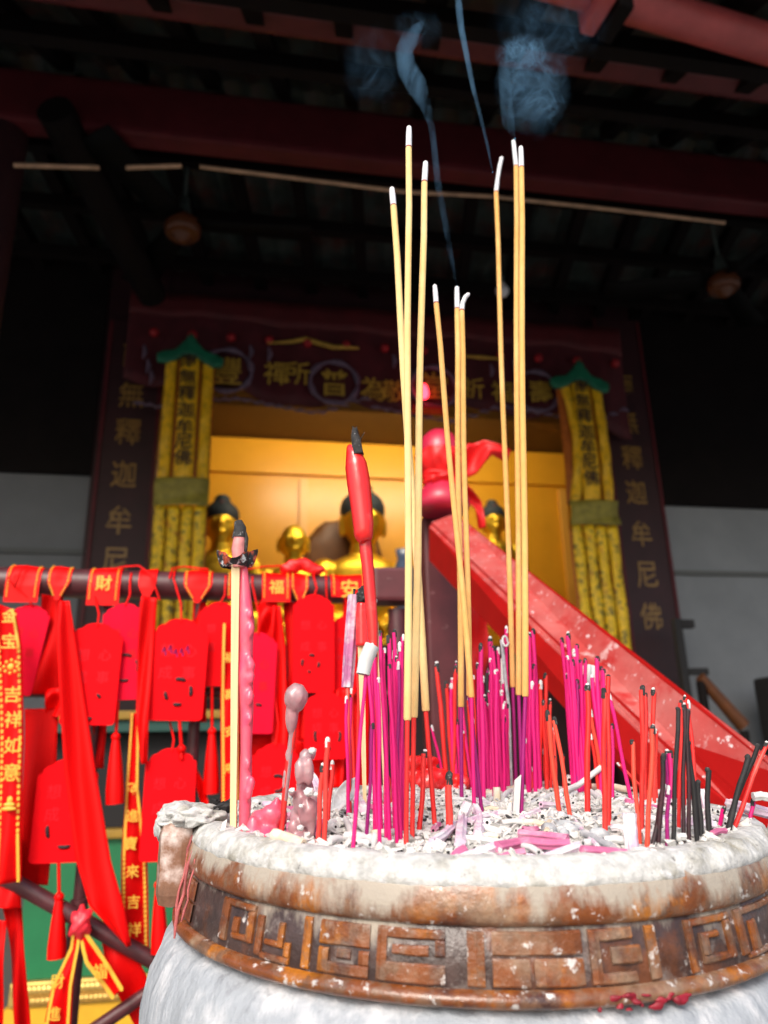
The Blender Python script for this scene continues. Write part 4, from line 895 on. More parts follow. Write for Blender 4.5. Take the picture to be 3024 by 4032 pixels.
while n < 4200:
    a = random.uniform(0, 6.283); r = (BR - .012) * math.sqrt(random.random()); x = BC.x + math.cos(a) * r; y = BC.y + math.sin(a) * r; n += 1
    s = random.uniform(.0006, .0021) * (1.4 if random.random() < .1 else 1)
    ax = Vector((random.uniform(-1, 1), random.uniform(-1, 1), random.uniform(-.6, .6))).normalized()
    q = ax.to_track_quat('Z', 'Y').to_matrix(); k = random.random(); hgt = s * random.uniform(.8, 2.4); c = Vector((x, y, ZA + mound(x, y) + s * .4))
    m_ = random.choice((3, 4, 5)); vs = []
    for zz_ in (-hgt, hgt):
        for j in range(m_): t_ = j * 6.283 / m_ + k; rr = s * random.uniform(.5, 1.1); vs.append(c + q @ Vector((math.cos(t_) * rr, math.sin(t_) * rr * .7, zz_ * random.uniform(.7, 1.2))))
    b.add(vs, [list(range(m_))[::-1], list(range(m_, 2 * m_))] + [[j, (j + 1) % m_, m_ + (j + 1) % m_, m_ + j] for j in range(m_)], False)
o = b.build('ash_crumbs', m_crumb, loc=BC + Z * ZA); tag(o, 'loose pale ash crumbs strewn over the ash bed', 'ash'); kind(o, 'stuff')
b = MB()
for i in range(420):
    a = random.uniform(0, 6.283); r = (BR - .016) * math.sqrt(random.random()); x = BC.x + math.cos(a) * r; y = BC.y + math.sin(a) * r; c = Vector((x, y, ZA + mound(x, y) + .0012)); an = random.uniform(0, 3.14); L = random.uniform(.0008, .0035)
    b.tube([c, c + Vector((math.cos(an) * L, math.sin(an) * L, random.uniform(-.0005, .0012)))], [random.uniform(.0004, .0009)] * 2, 5)
o = b.build('charred_flecks', m_char, loc=BC + Z * ZA); tag(o, 'black charred flecks scattered through the ash', 'ash'); kind(o, 'stuff')
# ---------------------------------------------------------------- labels for repeats
PEND = []
def later(o, desc, zone, x, noun, cat, group): PEND.append((o, desc, zone, x, noun, cat, group))
def flush():
    from collections import defaultdict
    g_ = defaultdict(list)
    for p in PEND: g_[(p[1], p[2], p[4])].append(p)
    for (desc, zone, noun), L in g_.items():
        L.sort(key=lambda p: p[3])
        for i, (o, d, z_, x, nn, cat, gr) in enumerate(L):
            lab = '%s %s %s' % (d, nn, z_) if len(L) == 1 else '%s %s from the left, %s %s' % (ORD[i], nn, d, z_)
            if len(L) > 1: lab = '%s from left of the %s %ss %s' % (ORD[i], d, nn, z_)
            tag(o, lab, cat, gr)
# ---------------------------------------------------------------- burnt incense stubs
CM = {'m': (m_mag, 'magenta'), 'p': (m_pur, 'dark purple'), 'r': (m_red, 'red'), 'o': (m_ora, 'orange-red'), 'd': (m_dark, 'charred maroon'), 'k': (m_black, 'charred black'), 'g': (m_greyroll, 'grey burnt')}
ZN = {'A': 'left of the left yellow trio', 'B': 'between left and right yellow trios', 'C': 'beside the right yellow trio', 'D': 'before the slanting handrail', 'E': 'near the right rim'}
def base_on_ash(u, v, ymax=.63, ymin=.345):
    r = ray(u, v); y = hit_t(r) * r.y
    y = max(ymin, min(ymax, y)); p = CAM + r * (y / r.y)
    for _ in range(40):
        if inside(p): break
        y *= .985 if y > .45 else 1.01; p = CAM + r * (y / r.y)
    return p
def stub(c, tx, ty, bx, by, w, col, head='c', ymax=.63, bend=0):
    u, v = px(c, bx, by); tu, tv = px(c, tx, ty); B = base_on_ash(u, v, ymax); y = B.y
    T = on_y(tu, tv, y + random.uniform(-.006, .006)); L = (T - B).length; d = (T - B).normalized()
    lo = (B.z - (zt_at(B.x, B.y) - .012)) / max(d.z, .3); B2 = B - d * max(lo, .006)
    r = 1.14 * w / CR[c][2] / 2 / FPX * depth(B); r = max(.0008, min(.0028, r))
    m, cn = CM[col]; side = d.cross(Vector((0, 1, 0))).normalized()
    n = 7; pts = [B2.lerp(T, i / n) + side * (.0006 * math.sin(i * 1.3 + tx) * (i / n)) for i in range(n + 1)]
    b = MB(); b.tube(pts, [r * random.uniform(.92, 1.08) for _ in pts], 9, rough=.08)
    nm = 'incense_stub'; o = b.build(nm, m, loc=B2)
    if head in 'cwn' and col not in 'kg':
        tl = r * random.uniform(1.7, 3.4) if head == 'c' else r * random.uniform(2, 4)
        b = MB(); q = [T - d * tl * .7, T, T + d * tl * .4, T + d * tl * .6]; b.tube(q, [r * 1.02, r * 1.03, r * .92, r * .4], 9, rough=.35); b.build('charred_tip' if head == 'c' else 'ash_tip', m_char if head == 'c' else m_pale, o)
        if head == 'c' and random.random() < .32:
            b = MB(); b.blob(T + d * tl * .6, r * .75, 2, .5, 3, None, tx); b.build('ash_fleck', m_pale, o)
    else:
        b = MB(); b.blob(T, r * 1.02, 2, .3, 3, None, tx); b.build('charred_tip', m_char, o)
    hd = {'c': 'char-tipped', 'w': 'ash-tipped', 'n': 'plain'}[head] if col not in 'kg' else ''
    later(o, (hd + ' ' + cn).strip(), ZN[c], tu, 'incense stub', 'incense stub', 'burnt incense stubs in the ash')
    return o, T, d, r
for q in [
 ('A',598,1270,555,1920,38,'r','c'),('A',642,1040,610,1930,40,'r','w'),('A',682,1240,645,1750,34,'r','w'),('A',805,670,822,1700,28,'m','w'),('A',838,655,835,1560,26,'m','c'),('A',850,590,872,1420,22,'r','w'),
 ('A',903,400,905,1480,20,'r','c'),('A',998,300,1075,1850,34,'m','c'),('A',1036,900,978,1955,30,'p','c'),('A',1055,275,1112,1860,32,'m','c'),('A',1085,500,1095,1990,30,'m','n'),
 ('A',1100,95,1185,1945,30,'m','c'),('A',1170,145,1280,1920,36,'m','c'),('A',1225,90,1335,1800,32,'m','c'),('A',1300,130,1270,1860,26,'m','w'),
 ('B',445,590,535,1640,42,'r','c'),('B',395,1210,490,1640,24,'m','w'),('B',537,765,600,1640,34,'r','c'),('B',578,820,640,1600,28,'m','c'),('B',635,610,612,1680,38,'r','c'),('B',645,560,700,1000,28,'m','c'),
 ('B',662,1190,692,1690,34,'r','w'),('B',705,1270,740,1720,38,'r','w'),('B',893,385,925,1970,42,'m','c'),('B',870,570,878,1700,18,'r','w'),('B',990,330,1050,1850,45,'m','c'),('B',1023,395,1112,1890,36,'m','c'),
 ('B',1073,420,1135,1760,34,'m','w'),('B',968,1075,958,1760,24,'r','c'),('B',805,1130,850,1930,34,'p','w'),('B',870,1140,905,1860,28,'p','c'),('B',1130,1120,1122,1880,36,'p','c'),
 ('B',937,1000,1050,1470,20,'r','n'),('B',822,690,848,1750,18,'r','n'),('B',778,930,802,1840,42,'r','n'),('B',320,1480,265,2280,50,'r','c'),('B',572,1720,565,2330,64,'r','c'),
 ('C',245,200,262,1800,30,'m','w'),('C',482,265,482,1900,34,'m','c'),('C',520,220,592,1870,38,'m','c'),('C',432,1340,472,1905,34,'m','n'),('C',510,770,545,1930,34,'m','n'),('C',255,985,302,1850,36,'m','c'),
 ('C',595,765,590,1830,38,'r','w'),('C',643,675,662,1800,36,'r','c'),('C',692,945,702,1800,28,'r','c'),('C',623,950,652,1790,30,'r','c'),('C',668,1080,792,2175,46,'o','c'),('C',740,1135,915,2215,42,'o','c'),
 ('C',735,1235,752,1830,28,'r','n'),('C',630,1450,650,1800,26,'r','w'),('C',830,1505,826,1850,22,'r','c'),('C',738,1515,748,1830,22,'r','c'),('C',508,1640,508,1800,34,'r','w'),
 ('C',815,310,930,1740,36,'m','c'),('C',878,270,985,1740,40,'m','c'),('C',880,410,1010,1740,36,'m','c'),('C',937,440,1035,1750,36,'m','w'),('C',967,370,1050,1720,36,'m','c'),('C',942,1505,940,1760,20,'r','c'),
 ('C',985,900,1062,1620,32,'r','w'),('C',1018,930,1080,1560,26,'r','c'),('C',1050,520,1085,1640,34,'m','c'),('C',1175,500,1215,1820,42,'m','c'),('C',1215,600,1242,1760,34,'m','c'),('C',1243,625,1262,1760,30,'m','c'),
 ('C',1105,1050,1205,1640,36,'o','n'),('C',1110,1300,1185,1800,30,'r','n'),('C',1125,700,1230,1680,38,'m','n'),('C',1078,800,1075,2185,54,'r','c'),
 ('D',530,645,540,1990,44,'r','c'),('D',572,500,577,1925,40,'r','c'),('D',582,680,792,1690,32,'m','w'),('D',608,950,612,1665,28,'m','c'),('D',787,1095,862,2050,36,'o','c'),('D',885,620,878,1960,42,'r','c'),
 ('D',915,665,905,1720,34,'r','c'),('D',982,640,980,1720,36,'r','c'),('D',978,980,925,2105,42,'o','c'),('D',1008,995,1015,1690,20,'r','n'),('D',662,1300,842,1470,20,'r','n'),
 ('E',400,930,345,1890,44,'d','c'),('E',402,1230,282,1840,40,'d','n'),('E',432,910,445,1330,44,'p','c'),('E',470,905,470,1330,42,'m','c'),('E',448,1250,430,1900,34,'p','n'),
 ('E',537,470,490,1880,40,'k','n'),('E',570,415,548,1690,34,'r','c'),('E',605,365,600,1500,30,'r','c'),('E',600,450,590,1850,36,'d','c'),('E',635,490,645,1860,38,'d','c'),('E',640,420,722,1370,34,'r','w'),
 ('E',640,800,745,1915,46,'k','n'),('E',735,1180,772,1910,46,'k','n'),('E',825,1060,840,1890,46,'k','n'),('E',985,1440,915,1655,34,'m','c'),('E',1215,935,995,1755,50,'k','n'),('E',1310,825,1045,1500,40,'k','n'),
 ('E',1390,815,1040,1735,40,'r','c'),('E',1265,1370,1226,1672,34,'m','c'),('E',300,660,316,1480,30,'r','c')]:
    stub(*q)
rg = random.Random(5)
for c, tx0, tx1, ty0, ty1, by0, by1, n_, sl in (('C', 40, 290, 420, 1000, 1700, 1900, 18, 45), ('B', 830, 1130, 420, 1000, 1700, 1950, 14, 50), ('A', 1020, 1290, 150, 560, 1700, 1940, 12, 70), ('C', 830, 1060, 420, 800, 1620, 1780, 9, 90), ('C', 430, 560, 400, 900, 1700, 1900, 8, 40), ('B', 560, 760, 700, 1200, 1600, 1750, 5, 40)):
    for k in range(n_):
        x = rg.uniform(tx0, tx1); stub(c, x, rg.uniform(ty0, ty1), x + rg.uniform(-.1, 1) * sl, rg.uniform(by0, by1), rg.uniform(24, 34), rg.choice('mmmmmmmp'), rg.choice('ccwn'))
# stubs that carry burnt remains
o, T, d, r = stub('A', 970, 400, 860, 2010, 34, 'm', 'c')
PEND[-1] = (o, 'front magenta', 'crowned by a hollow white ash roll', 0, 'incense stub', 'incense stub', 'burnt incense stubs in the ash')
s_ = d.cross(Vector((0, 1, 0))); b = MB(); b.tube([T - d * .003 + s_ * .001, T + d * .004, T + d * .011 - s_ * .0025], [.0032, .0036, .0036], 14, rough=.1, cap=False); b.tube([T - d * .003 + s_ * .001, T + d * .004, T + d * .011 - s_ * .0025], [.0016, .0024, .0025], 14, cap=False); b.build('ash_roll', m_roll, o)
o2 = [p for p in PEND if p[2] == ZN['C'] and p[0].name.startswith('incense')][-1][0]
PEND = [(a, 'front red', 'crowned by a crumpled white ash flake', x, nn, cc, gg) if a == o2 else (a, b_, z_, x, nn, cc, gg) for (a, b_, z_, x, nn, cc, gg) in PEND]
u, v = px('C', 1078, 800); T = on_y(u, v, wloc(o2).y); b = MB(); u2, v2 = px('C', 1095, 570); T2 = on_y(u2, v2, T.y)
b.tube([T.lerp(T2, -.02), T.lerp(T2, .2), T.lerp(T2, .6), T.lerp(T2, .9), T2], [.0036, .0056, .0054, .0048, .0034], 30, flute=.22, nfl=5, rough=.22); b.build('ash_flake', m_roll, o2)
o, T, d, r = stub('A', 355, 760, 235, 1850, 46, 'r', 'n')
PEND[-1] = (o, 'tall leaning red', 'headed by a pink wax bulb', 0, 'incense stub', 'incense stub', 'burnt incense stubs in the ash')
b = MB(); s_ = d.cross(Vector((0, 1, 0))); b.blob(T + d * .006, (.0062, .0060, .0074), 3, .12, 2); b.blob(T + s_ * .0012 - d * .003, (.0034, .0032, .0095), 3, .1, 2)
b.tube([T - d * .045, T - d * .03, T - d * .012, T], [r * 1.0, r * 1.08, r * 1.15, r * 1.6], 14)
for i in range(4):
    t_ = random.uniform(.006, .05); b.blob(T - d * t_ + s_ * random.choice((-1, 1)) * r * .95 - Vector((0, .0006, 0)), (.0009, .0009, .002 + random.random() * .0015), 2, .2, 2, None, i)
b.build('wax_bulb', m_waxd, o, remesh=.0006, smoothit=3)
# grey curled burnt stick and white strip beside the right trio
def strip_thing(name, pts, rads, m, label, cat, flute=0, nfl=6, sx=1.0, y=None, n=12, rough=.08, parts=None):
    b = MB(); b.tube(pts, rads, n, flute=flute, nfl=nfl, sx=sx, rough=rough); o = b.build(name, m, loc=pts[0]); tag(o, label, cat); return o
def at(c, x, y, Y): u, v = px(c, x, y); return on_y(u, v, Y)
Yc = base_on_ash(*px('C', 300, 1850)).y
strip_thing('burnt_stick', [at('C', 195, 310, Yc - .004), at('C', 215, 500, Yc - .004), at('C', 245, 800, Yc - .004), at('C', 270, 1000, Yc - .004), at('C', 300, 1860, Yc - .002)], [.0013, .0014, .0013, .0012, .001], m_greyroll, 'grey charred curled stick left of the right yellow trio', 'incense stub')
strip_thing('ash_flake', [at('C', 200, 500, Yc - .002), at('C', 203, 800, Yc - .002), at('C', 210, 1090, Yc - .002), at('C', 214, 1850, Yc)], [.0011, .0012, .0010, .0008], m_roll, 'thin white ash strip clinging beside the grey charred stick', 'ash')
strip_thing('burnt_stick', [at('B', 957, 650, Yc), at('B', 965, 900, Yc), at('B', 970, 1080, Yc), at('B', 962, 1800, Yc)], [.0015, .0017, .0014, .001], m_black, 'black charred stick among the magenta stubs in the middle crowd', 'incense stub')
b = MB(); q = at('C', 228, 330, Yc - .006); b.tube([q + Vector((math.cos(a) * .0022, -.001 * a, math.sin(a) * .0042)) for a in [i * .5 for i in range(13)]], [.0009] * 13, 8); tag(b.build('ash_curl', m_roll, loc=q), 'small looped white ash curl left of the right yellow trio', 'ash')
# ---------------------------------------------------------------- yellow incense sticks
m_yel3 = mat('incense_ochre', (.84, .44, .12), .8, var=.07, vs=120, col2=(.90, .54, .19), mask=(25, .4, .7), bump=.25, bs=1500)
def yellow(base, foot_top, tip, ash, w0, foot, label, curl=None):
    """pixels (S) of base on ash, lower end of the coat, ember ring, ash tip"""
    B = base_on_ash(*base); Y = B.y; f = on_y(*foot_top, Y); e = on_y(*tip, Y + .004); a = on_y(*ash, Y + .005)
    r = 1.08 * w0 / 2 / FPX * depth(f); r = max(.0012, min(.0022, r)); d = (e - f).normalized()
    t = tag(empty('incense_stick', B), label, 'incense stick', 'tall yellow incense sticks still smouldering')
    b = MB(); b.tube([f + d * .0002, f + d * .001] + [f.lerp(e, i / 8) + Vector((.0005 * math.sin(i), 0, 0)) * (1 if 0 < i < 8 else 0) for i in range(1, 9)], [r * .8, r] + [r] * 8, 16, rough=.03); b.build('yellow_coating', m_yel if 'left trio' in label else m_yel3, t)
    b = MB(); b.tube([f + d * .006, f, B - (f - B).normalized() * .012], [r * .55, r * .6, r * .6], 10); b.build('foot', foot, t)
    b = MB(); b.tube([e, e + d * .0009], [r * 1.01, r * .99], 16); b.build('burn_ring', m_emb, t)
    pts = [e + d * .0009] + ([on_y(*p, Y + .005) for p in curl] if curl else []) + [a]
    b = MB(); b.tube([pts[0], pts[0].lerp(pts[1], .33), pts[0].lerp(pts[1], .66)] + pts[1:] + [a + (pts[-1] - pts[-2]).normalized() * r * .6], [r * .97, r * .95, r * .93] + [r * .9] * (len(pts) - 2) + [r * .8, r * .3], 14, rough=.10); b.build('ash_tip', m_yash, t)
    b = MB(); b.blob(a, r * .55, 2, .4, 3); b.build('ember', m_char, t)
dS = lambda x, y: (x * K, y * K)
A_ = lambda c, x, y: px(c, x, y)
yellow(A_('S', 1713, 3262), dS(920, 1537), A_('G', 460, 668), A_('G', 448, 540), 29, m_red, 'shortest, leftmost yellow stick of the left trio, leaning left')
yellow(A_('S', 1599, 3335), dS(880, 1557), A_('G', 570, 245), A_('G', 573, 95), 29, m_red, 'tallest yellow stick, in the middle of the left trio')
yellow(A_('S', 1623, 3315), dS(894, 1551), A_('G', 684, 497), A_('G', 693, 350), 29, m_red, 'yellow stick of the left trio leaning right')
yellow(A_('S', 1868, 3230), A_('B', 797, 905), A_('G', 770, 1375), A_('G', 760, 1245), 23, m_mag, 'left yellow stick of the short middle trio, leaning left')
yellow(A_('S', 1818, 3160), A_('B', 690, 1003), A_('G', 922, 1415), A_('G', 920, 1258), 23, m_pur, 'straight-tipped yellow stick of the short middle trio')
yellow(A_('S', 1900, 3220), A_('B', 775, 890), A_('G', 956, 1428), A_('G', 1003, 1306), 22, m_pur, 'yellow stick of the short middle trio with curled ash tip', [A_('G', 962, 1370), A_('G', 980, 1328)])
yellow(A_('C', 345, 1830), A_('C', 310, 800), A_('G', 1205, 567), A_('G', 1245, 316), 25, m_pur, 'left yellow stick of the right trio with bent ash tip', [A_('G', 1215, 470), A_('G', 1232, 370)])
yellow(A_('C', 410, 1930), A_('C', 370, 880), A_('G', 1350, 382), A_('G', 1330, 195), 25, m_pur, 'middle and tallest yellow stick of the right trio')
yellow(A_('C', 393, 2165), A_('C', 437, 896), A_('G', 1388, 390), A_('G', 1384, 240), 25, m_pur, 'right yellow stick of the right trio, straight ash tip')
# ---------------------------------------------------------------- candles
Yl = base_on_ash(931, 3275).y
t = tag(empty('candle', base_on_ash(931, 3275)), 'burnt pink candle on a pale bamboo slat at the left rim', 'candle'); dz = lambda x, y, o=0: on_y(x, y, Yl + o)
def slat(mb, p, q, w0, w1, th):
    s = Vector((1, 0, 0)); n_ = Vector((0, 1, 0))
    mb.prism([p - s * w0 / 2 - n_ * th / 2, p + s * w0 / 2 - n_ * th / 2, p + s * w0 / 2 + n_ * th / 2, p - s * w0 / 2 + n_ * th / 2], [q - s * w1 / 2 - n_ * th / 2, q + s * w1 / 2 - n_ * th / 2, q + s * w1 / 2 + n_ * th / 2, q - s * w1 / 2 + n_ * th / 2])
wS = lambda n_, p: n_ / FPX * depth(p)
p, q = dz(922, 3285), dz(929, 2225); b = MB(); slat(b, p - Z * .012, q, wS(22, p), wS(32, q), .0035); b.build('bamboo_slat', m_wood, t)
b = MB(); x = [(962, 3270, 34), (967, 3100, 40), (969, 2950, 36), (972, 2800, 42), (966, 2660, 48), (968, 2560, 42), (970, 2450, 50), (966, 2380, 42), (962, 2300, 34), (958, 2230, 26)]
b.tube([dz(a, c_, .003) for a, c_, w_ in x], [wS(w_, dz(a, c_)) * .66 for a, c_, w_ in x], 16, rough=.10)
for a, c_, s_ in ((987, 2478, 16), (984, 2420, 12), (988, 2625, 17), (990, 2665, 14), (984, 2745, 17), (980, 2600, 14), (976, 2670, 12), (984, 2830, 11), (990, 3085, 15), (980, 3120, 16), (978, 3010, 9)):
    k = wS(s_, dz(a, c_)); b.blob(dz(a, c_, -.0005), (k, k, k * 1.9), 3, .2, 2)
b.build('pink_wax', m_waxp, t, remesh=.0009, smoothit=3)
b = MB(); b.tube([dz(940, 2235), dz(938, 2160), dz(943, 2110)], [wS(23, q), wS(26, q), wS(22, q)], 14, rough=.15); b.build('burnt_stump', mat('stump_pink', (.75, .28, .27), .5, var=.2, vs=200, col2=(.03, .03, .03), mask=(90, .60, .68)), t)
b = MB(); b.tube([dz(943, 2118), dz(944, 2080), dz(938, 2052)], [wS(25, q), wS(22, q), wS(14, q)], 12, rough=.45); b.tube([dz(966, 2170), dz(970, 2120), dz(968, 2095)], [wS(8, q), wS(9, q), wS(4, q)], 8, rough=.4); b.build('charred_wick', m_char, t)
b = MB(); k = wS(66, q)
def ringf(u, v):
    a = 2 * math.pi * u; c = dz(930, 2218); rr = k * (1 + .18 * math.sin(3 * a) + .1 * math.sin(7 * a)); return c + Vector((math.cos(a) * rr * (.72 + .35 * v), math.sin(a) * rr * .7 * (.72 + .35 * v), (.0060 + .0028 * math.cos(2 * a)) * v * v + .0012 * math.sin(5 * a) * v - .001))
b.grid(ringf, 60, 5); f2 = lambda u, v: ringf(u, v) + Vector((0, 0, -.0012)); b.grid(f2, 60, 5); b.build('charred_foil_ring', mat('charred_foil', (.03, .03, .032), .3, .3, var=.5, vs=200, col2=[(.55, .10, .05), (.5, .52, .54)], mask=[(120, .50, .56), (260, .56, .62)], bump=.6, bs=600), t)
# upper red candle on its stick
Yr = base_on_ash(1484, 3240).y
dr = lambda x, y, o=0: on_y(x, y, Yr + o)
t = tag(empty('candle', dr(1484, 3240)), 'tall red candle with slanted top and grey charred wick on a long stem', 'candle')
q = dr(1420, 1900); b = MB(); prof = [(1440, 2132, 28), (1432, 2110, 38), (1430, 2060, 42), (1422, 1980, 44), (1412, 1900, 47), (1402, 1830, 44)]
b.tube([dr(a, c_) for a, c_, w_ in prof], [wS(w_, dr(a, c_)) for a, c_, w_ in prof], 24, cap=True)
b.tube([dr(1402, 1830), dr(1390, 1780), dr(1372, 1752)], [wS(44, q), wS(30, q), wS(10, q)], 24); b.build('wax_body', m_waxr, t, remesh=.0012, smoothit=4)
b = MB(); prof = [(1436, 2120, 25), (1442, 2180, 25), (1450, 2250, 24), (1458, 2352, 24), (1466, 2450, 22), (1476, 2700, 12), (1480, 3000, 11), (1484, 3260, 10)]; b.tube([dr(a, c_, .004) for a, c_, w_ in prof], [wS(w_, dr(a, c_)) for a, c_, w_ in prof], 14, rough=.12); b.build('waxed_stem', m_waxr, t)
b = MB(); b.tube([dr(1412, 1790, -.003), dr(1404, 1740, -.003), dr(1398, 1715, -.003)], [wS(22, q), wS(18, q), wS(15, q)], 14, rough=.3); b.tube([dr(1398, 1718, -.003), dr(1397, 1690, -.003)], [wS(14, q), wS(11, q)], 10, rough=.4)
for x, y in ((1388, 1678), (1398, 1684), (1406, 1680)): b.tube([dr(1397, 1698, -.003), dr(x, y, -.003)], [.0009, .0003], 6)
b.tube([dr(1416, 1735, -.003), dr(1436, 1702, -.003)], [.0004, .0002], 5); b.build('charred_wick', m_char, t)
# lower red candle on a bamboo skewer
t = tag(empty('candle', base_on_ash(1438, 3195)), 'short red candle stump on a bamboo skewer below the tall red candle', 'candle'); Yr = base_on_ash(1438, 3195).y
p, q2 = dr(1438, 3195), dr(1422, 2540); b = MB(); slat(b, p - Z * .012, q2, wS(11, p), wS(27, q2), .003); b.build('bamboo_skewer', m_wood, t)
b = MB(); prof = [(1430, 2545, 30), (1428, 2480, 28), (1426, 2420, 27), (1428, 2375, 24)]; b.tube([dr(a, c_) for a, c_, w_ in prof], [wS(w_, dr(a, c_)) for a, c_, w_ in prof], 20, rough=.08)
b.tube([dr(1470, 2560, .002), dr(1472, 2460, .002), dr(1474, 2380, .002)], [wS(11, q2), wS(13, q2), wS(11, q2)], 12, rough=.15); b.blob(dr(1473, 2435), wS(12, q2), 2); b.blob(dr(1478, 2545), wS(10, q2), 2); b.build('wax_stump', m_waxr, t, remesh=.0009, smoothit=2)
b = MB(); b.blob(dr(1428, 2345), (wS(22, q2), wS(20, q2), wS(36, q2)), 4, .5, 4); b.build('charred_cap', m_char, t)
b = MB(); b.blob(dr(1468, 2368, -.002), (wS(17, q2), wS(14, q2), wS(13, q2)), 3, .5, 4); b.build('ash_flake', m_pale, t)
# loose bamboo skewers
Yw = Yr + .01
for (x0, y0), (x1, y1), wd, lab in (((1484, 2450), (1512, 3060), 9, 'tall pale bamboo skewer right of the red candle stump'), ((1549, 2955), (1549, 3100), 7, 'short pale bamboo skewer between magenta stubs')):
    p, q = on_y(x1, y1, Yw), on_y(x0, y0, Yw); dd = (q - p).normalized(); b = MB(); b.tube([p - dd * ((p.z - zt_at(p.x, p.y) + .01) / dd.z), q], [wS(wd, p) * .6, wS(wd, q) * .7], 6); tag(b.build('bamboo_skewer', m_wood, loc=p), lab, 'skewer')
# fluted purple candle remnant
p0, p1 = at('I', 1365, 535, Yr + .004), at('I', 1292, 1540, Yr + .004); b = MB(); b.tube([p1, p1.lerp(p0, .3), p1.lerp(p0, .7), p0], [.0034, .0036, .0037, .0036], 36, flute=.14, nfl=6, rough=.05); t = b.build('fluted_candle', m_waxl, loc=p1); tag(t, 'thin fluted lilac candle remnant leaning left of the red candle stump', 'candle')
b = MB(); b.tube([p0, p0.lerp(p1, -.03), p0.lerp(p1, -.07)], [.001, .0007, .0009], 6, rough=.3); b.build('wick', m_char, t)
b = MB(); pe = base_on_ash(*px('A', 838, 1700)); b.tube([p1.lerp(p0, .02), p1.lerp(pe, .06), pe - Z * .01], [.0016, .0013, .0012], 8); b.build('foot', m_red, t)
# ---------------------------------------------------------------- wax lumps
def lump(name, c, blobs, m, label, cat='wax', rem=.0012, Yo=0, sm=2):
    b = MB(); pts = []
    for i, (x, y, rx, rz) in enumerate(blobs):
        B0 = base_on_ash(*px(c, blobs[0][0], blobs[0][1])); u, v = px(c, x, y); p = on_y(u, v, B0.y + Yo + .004 * math.sin(i * 2.1)); s_ = depth(p) / FPX / CR[c][2]
        b.blob(p, (rx * s_, min(rx * s_, .012) * .8, rz * s_), 3, .3, 3, None, i)
    o = b.build(name, m, loc=B0, remesh=rem, smoothit=sm); tag(o, label, cat); return o
lump('wax_lump', 'A', [(100, 1850, 150, 60), (60, 1740, 110, 110), (-10, 1800, 60, 110), (150, 1680, 100, 90), (200, 1600, 60, 60), (30, 1880, 120, 50), (200, 1560, 26, 50), (240, 1700, 60, 80), (-60, 1830, 70, 40), (-100, 1870, 80, 26)], m_waxp, 'spread of pink melted wax at the foot of the pink candle')
lump('wax_column', 'A', [(430, 1900, 115, 60), (420, 1780, 95, 130), (470, 1650, 85, 130), (400, 1560, 65, 110), (440, 1440, 80, 90), (400, 1300, 50, 110), (450, 1190, 60, 90), (508, 1150, 34, 52), (480, 1300, 45, 120), (520, 1600, 40, 110), (360, 1700, 50, 100), (330, 1480, 32, 40), (350, 1800, 55, 90), (400, 1350, 40, 60), (500, 1750, 40, 120), (380, 1250, 30, 50)], m_waxd, 'knobbly dusty pink-grey column of dripped wax left of the red stubs', rem=.0009, sm=1)
b = MB(); Yg = base_on_ash(*px('A', 420, 1900)).y
for x, y, r_ in ((508, 1120, 34), (480, 1480, 46), (330, 1465, 26), (410, 1600, 20), (405, 1790, 30), (540, 1500, 24)):
    p = at('A', x, y, Yg - .009); s_ = depth(p) / FPX / 2.2117 * r_; b.blob(p, (s_, s_ * .7, s_ * .8), 3, .5, 4, None, x)
kind(tag(b.build('ash_dust', m_pale, loc=p), 'white ash flecks stuck on the dusty wax column', 'ash'), 'stuff')
lump('wax_lump', 'B', [(560, 1920, 150, 60), (300, 1560, 170, 70), (200, 1560, 90, 70), (450, 1720, 150, 90), (620, 1740, 120, 60), (720, 1770, 70, 80), (650, 1860, 110, 60), (480, 1850, 170, 90), (350, 1760, 150, 100), (200, 1700, 90, 100), (420, 1960, 160, 60), (90, 1560, 40, 60)], m_waxr, 'slab of broken red candle wax lying in the middle of the ash', Yo=.05, rem=.0014)
lump('wax_lump', 'A', [(1180, 1640, 80, 90), (1180, 1500, 60, 110), (1160, 1400, 40, 80)], m_waxr, 'small red wax chunk behind the magenta stubs at the left trio', Yo=.02)
# curled grey leaf of ash
b = MB(); Yg = base_on_ash(*px('A', 700, 1720)).y + .02
P4 = [at('A', *q, Yg) for q in ((650, 1690), (700, 1480), (790, 1380), (880, 1350))]; Q4 = [at('A', *q, Yg - .006) for q in ((665, 1720), (740, 1650), (800, 1600), (875, 1520))]
ribn(b, P4, Q4, Vector((0, -1, 0)), 16, .0016, .0012, 5); tag(b.build('ash_leaf', m_greyroll, loc=P4[0]), 'curled grey leaf of burnt paper ash left of the magenta stubs', 'ash')
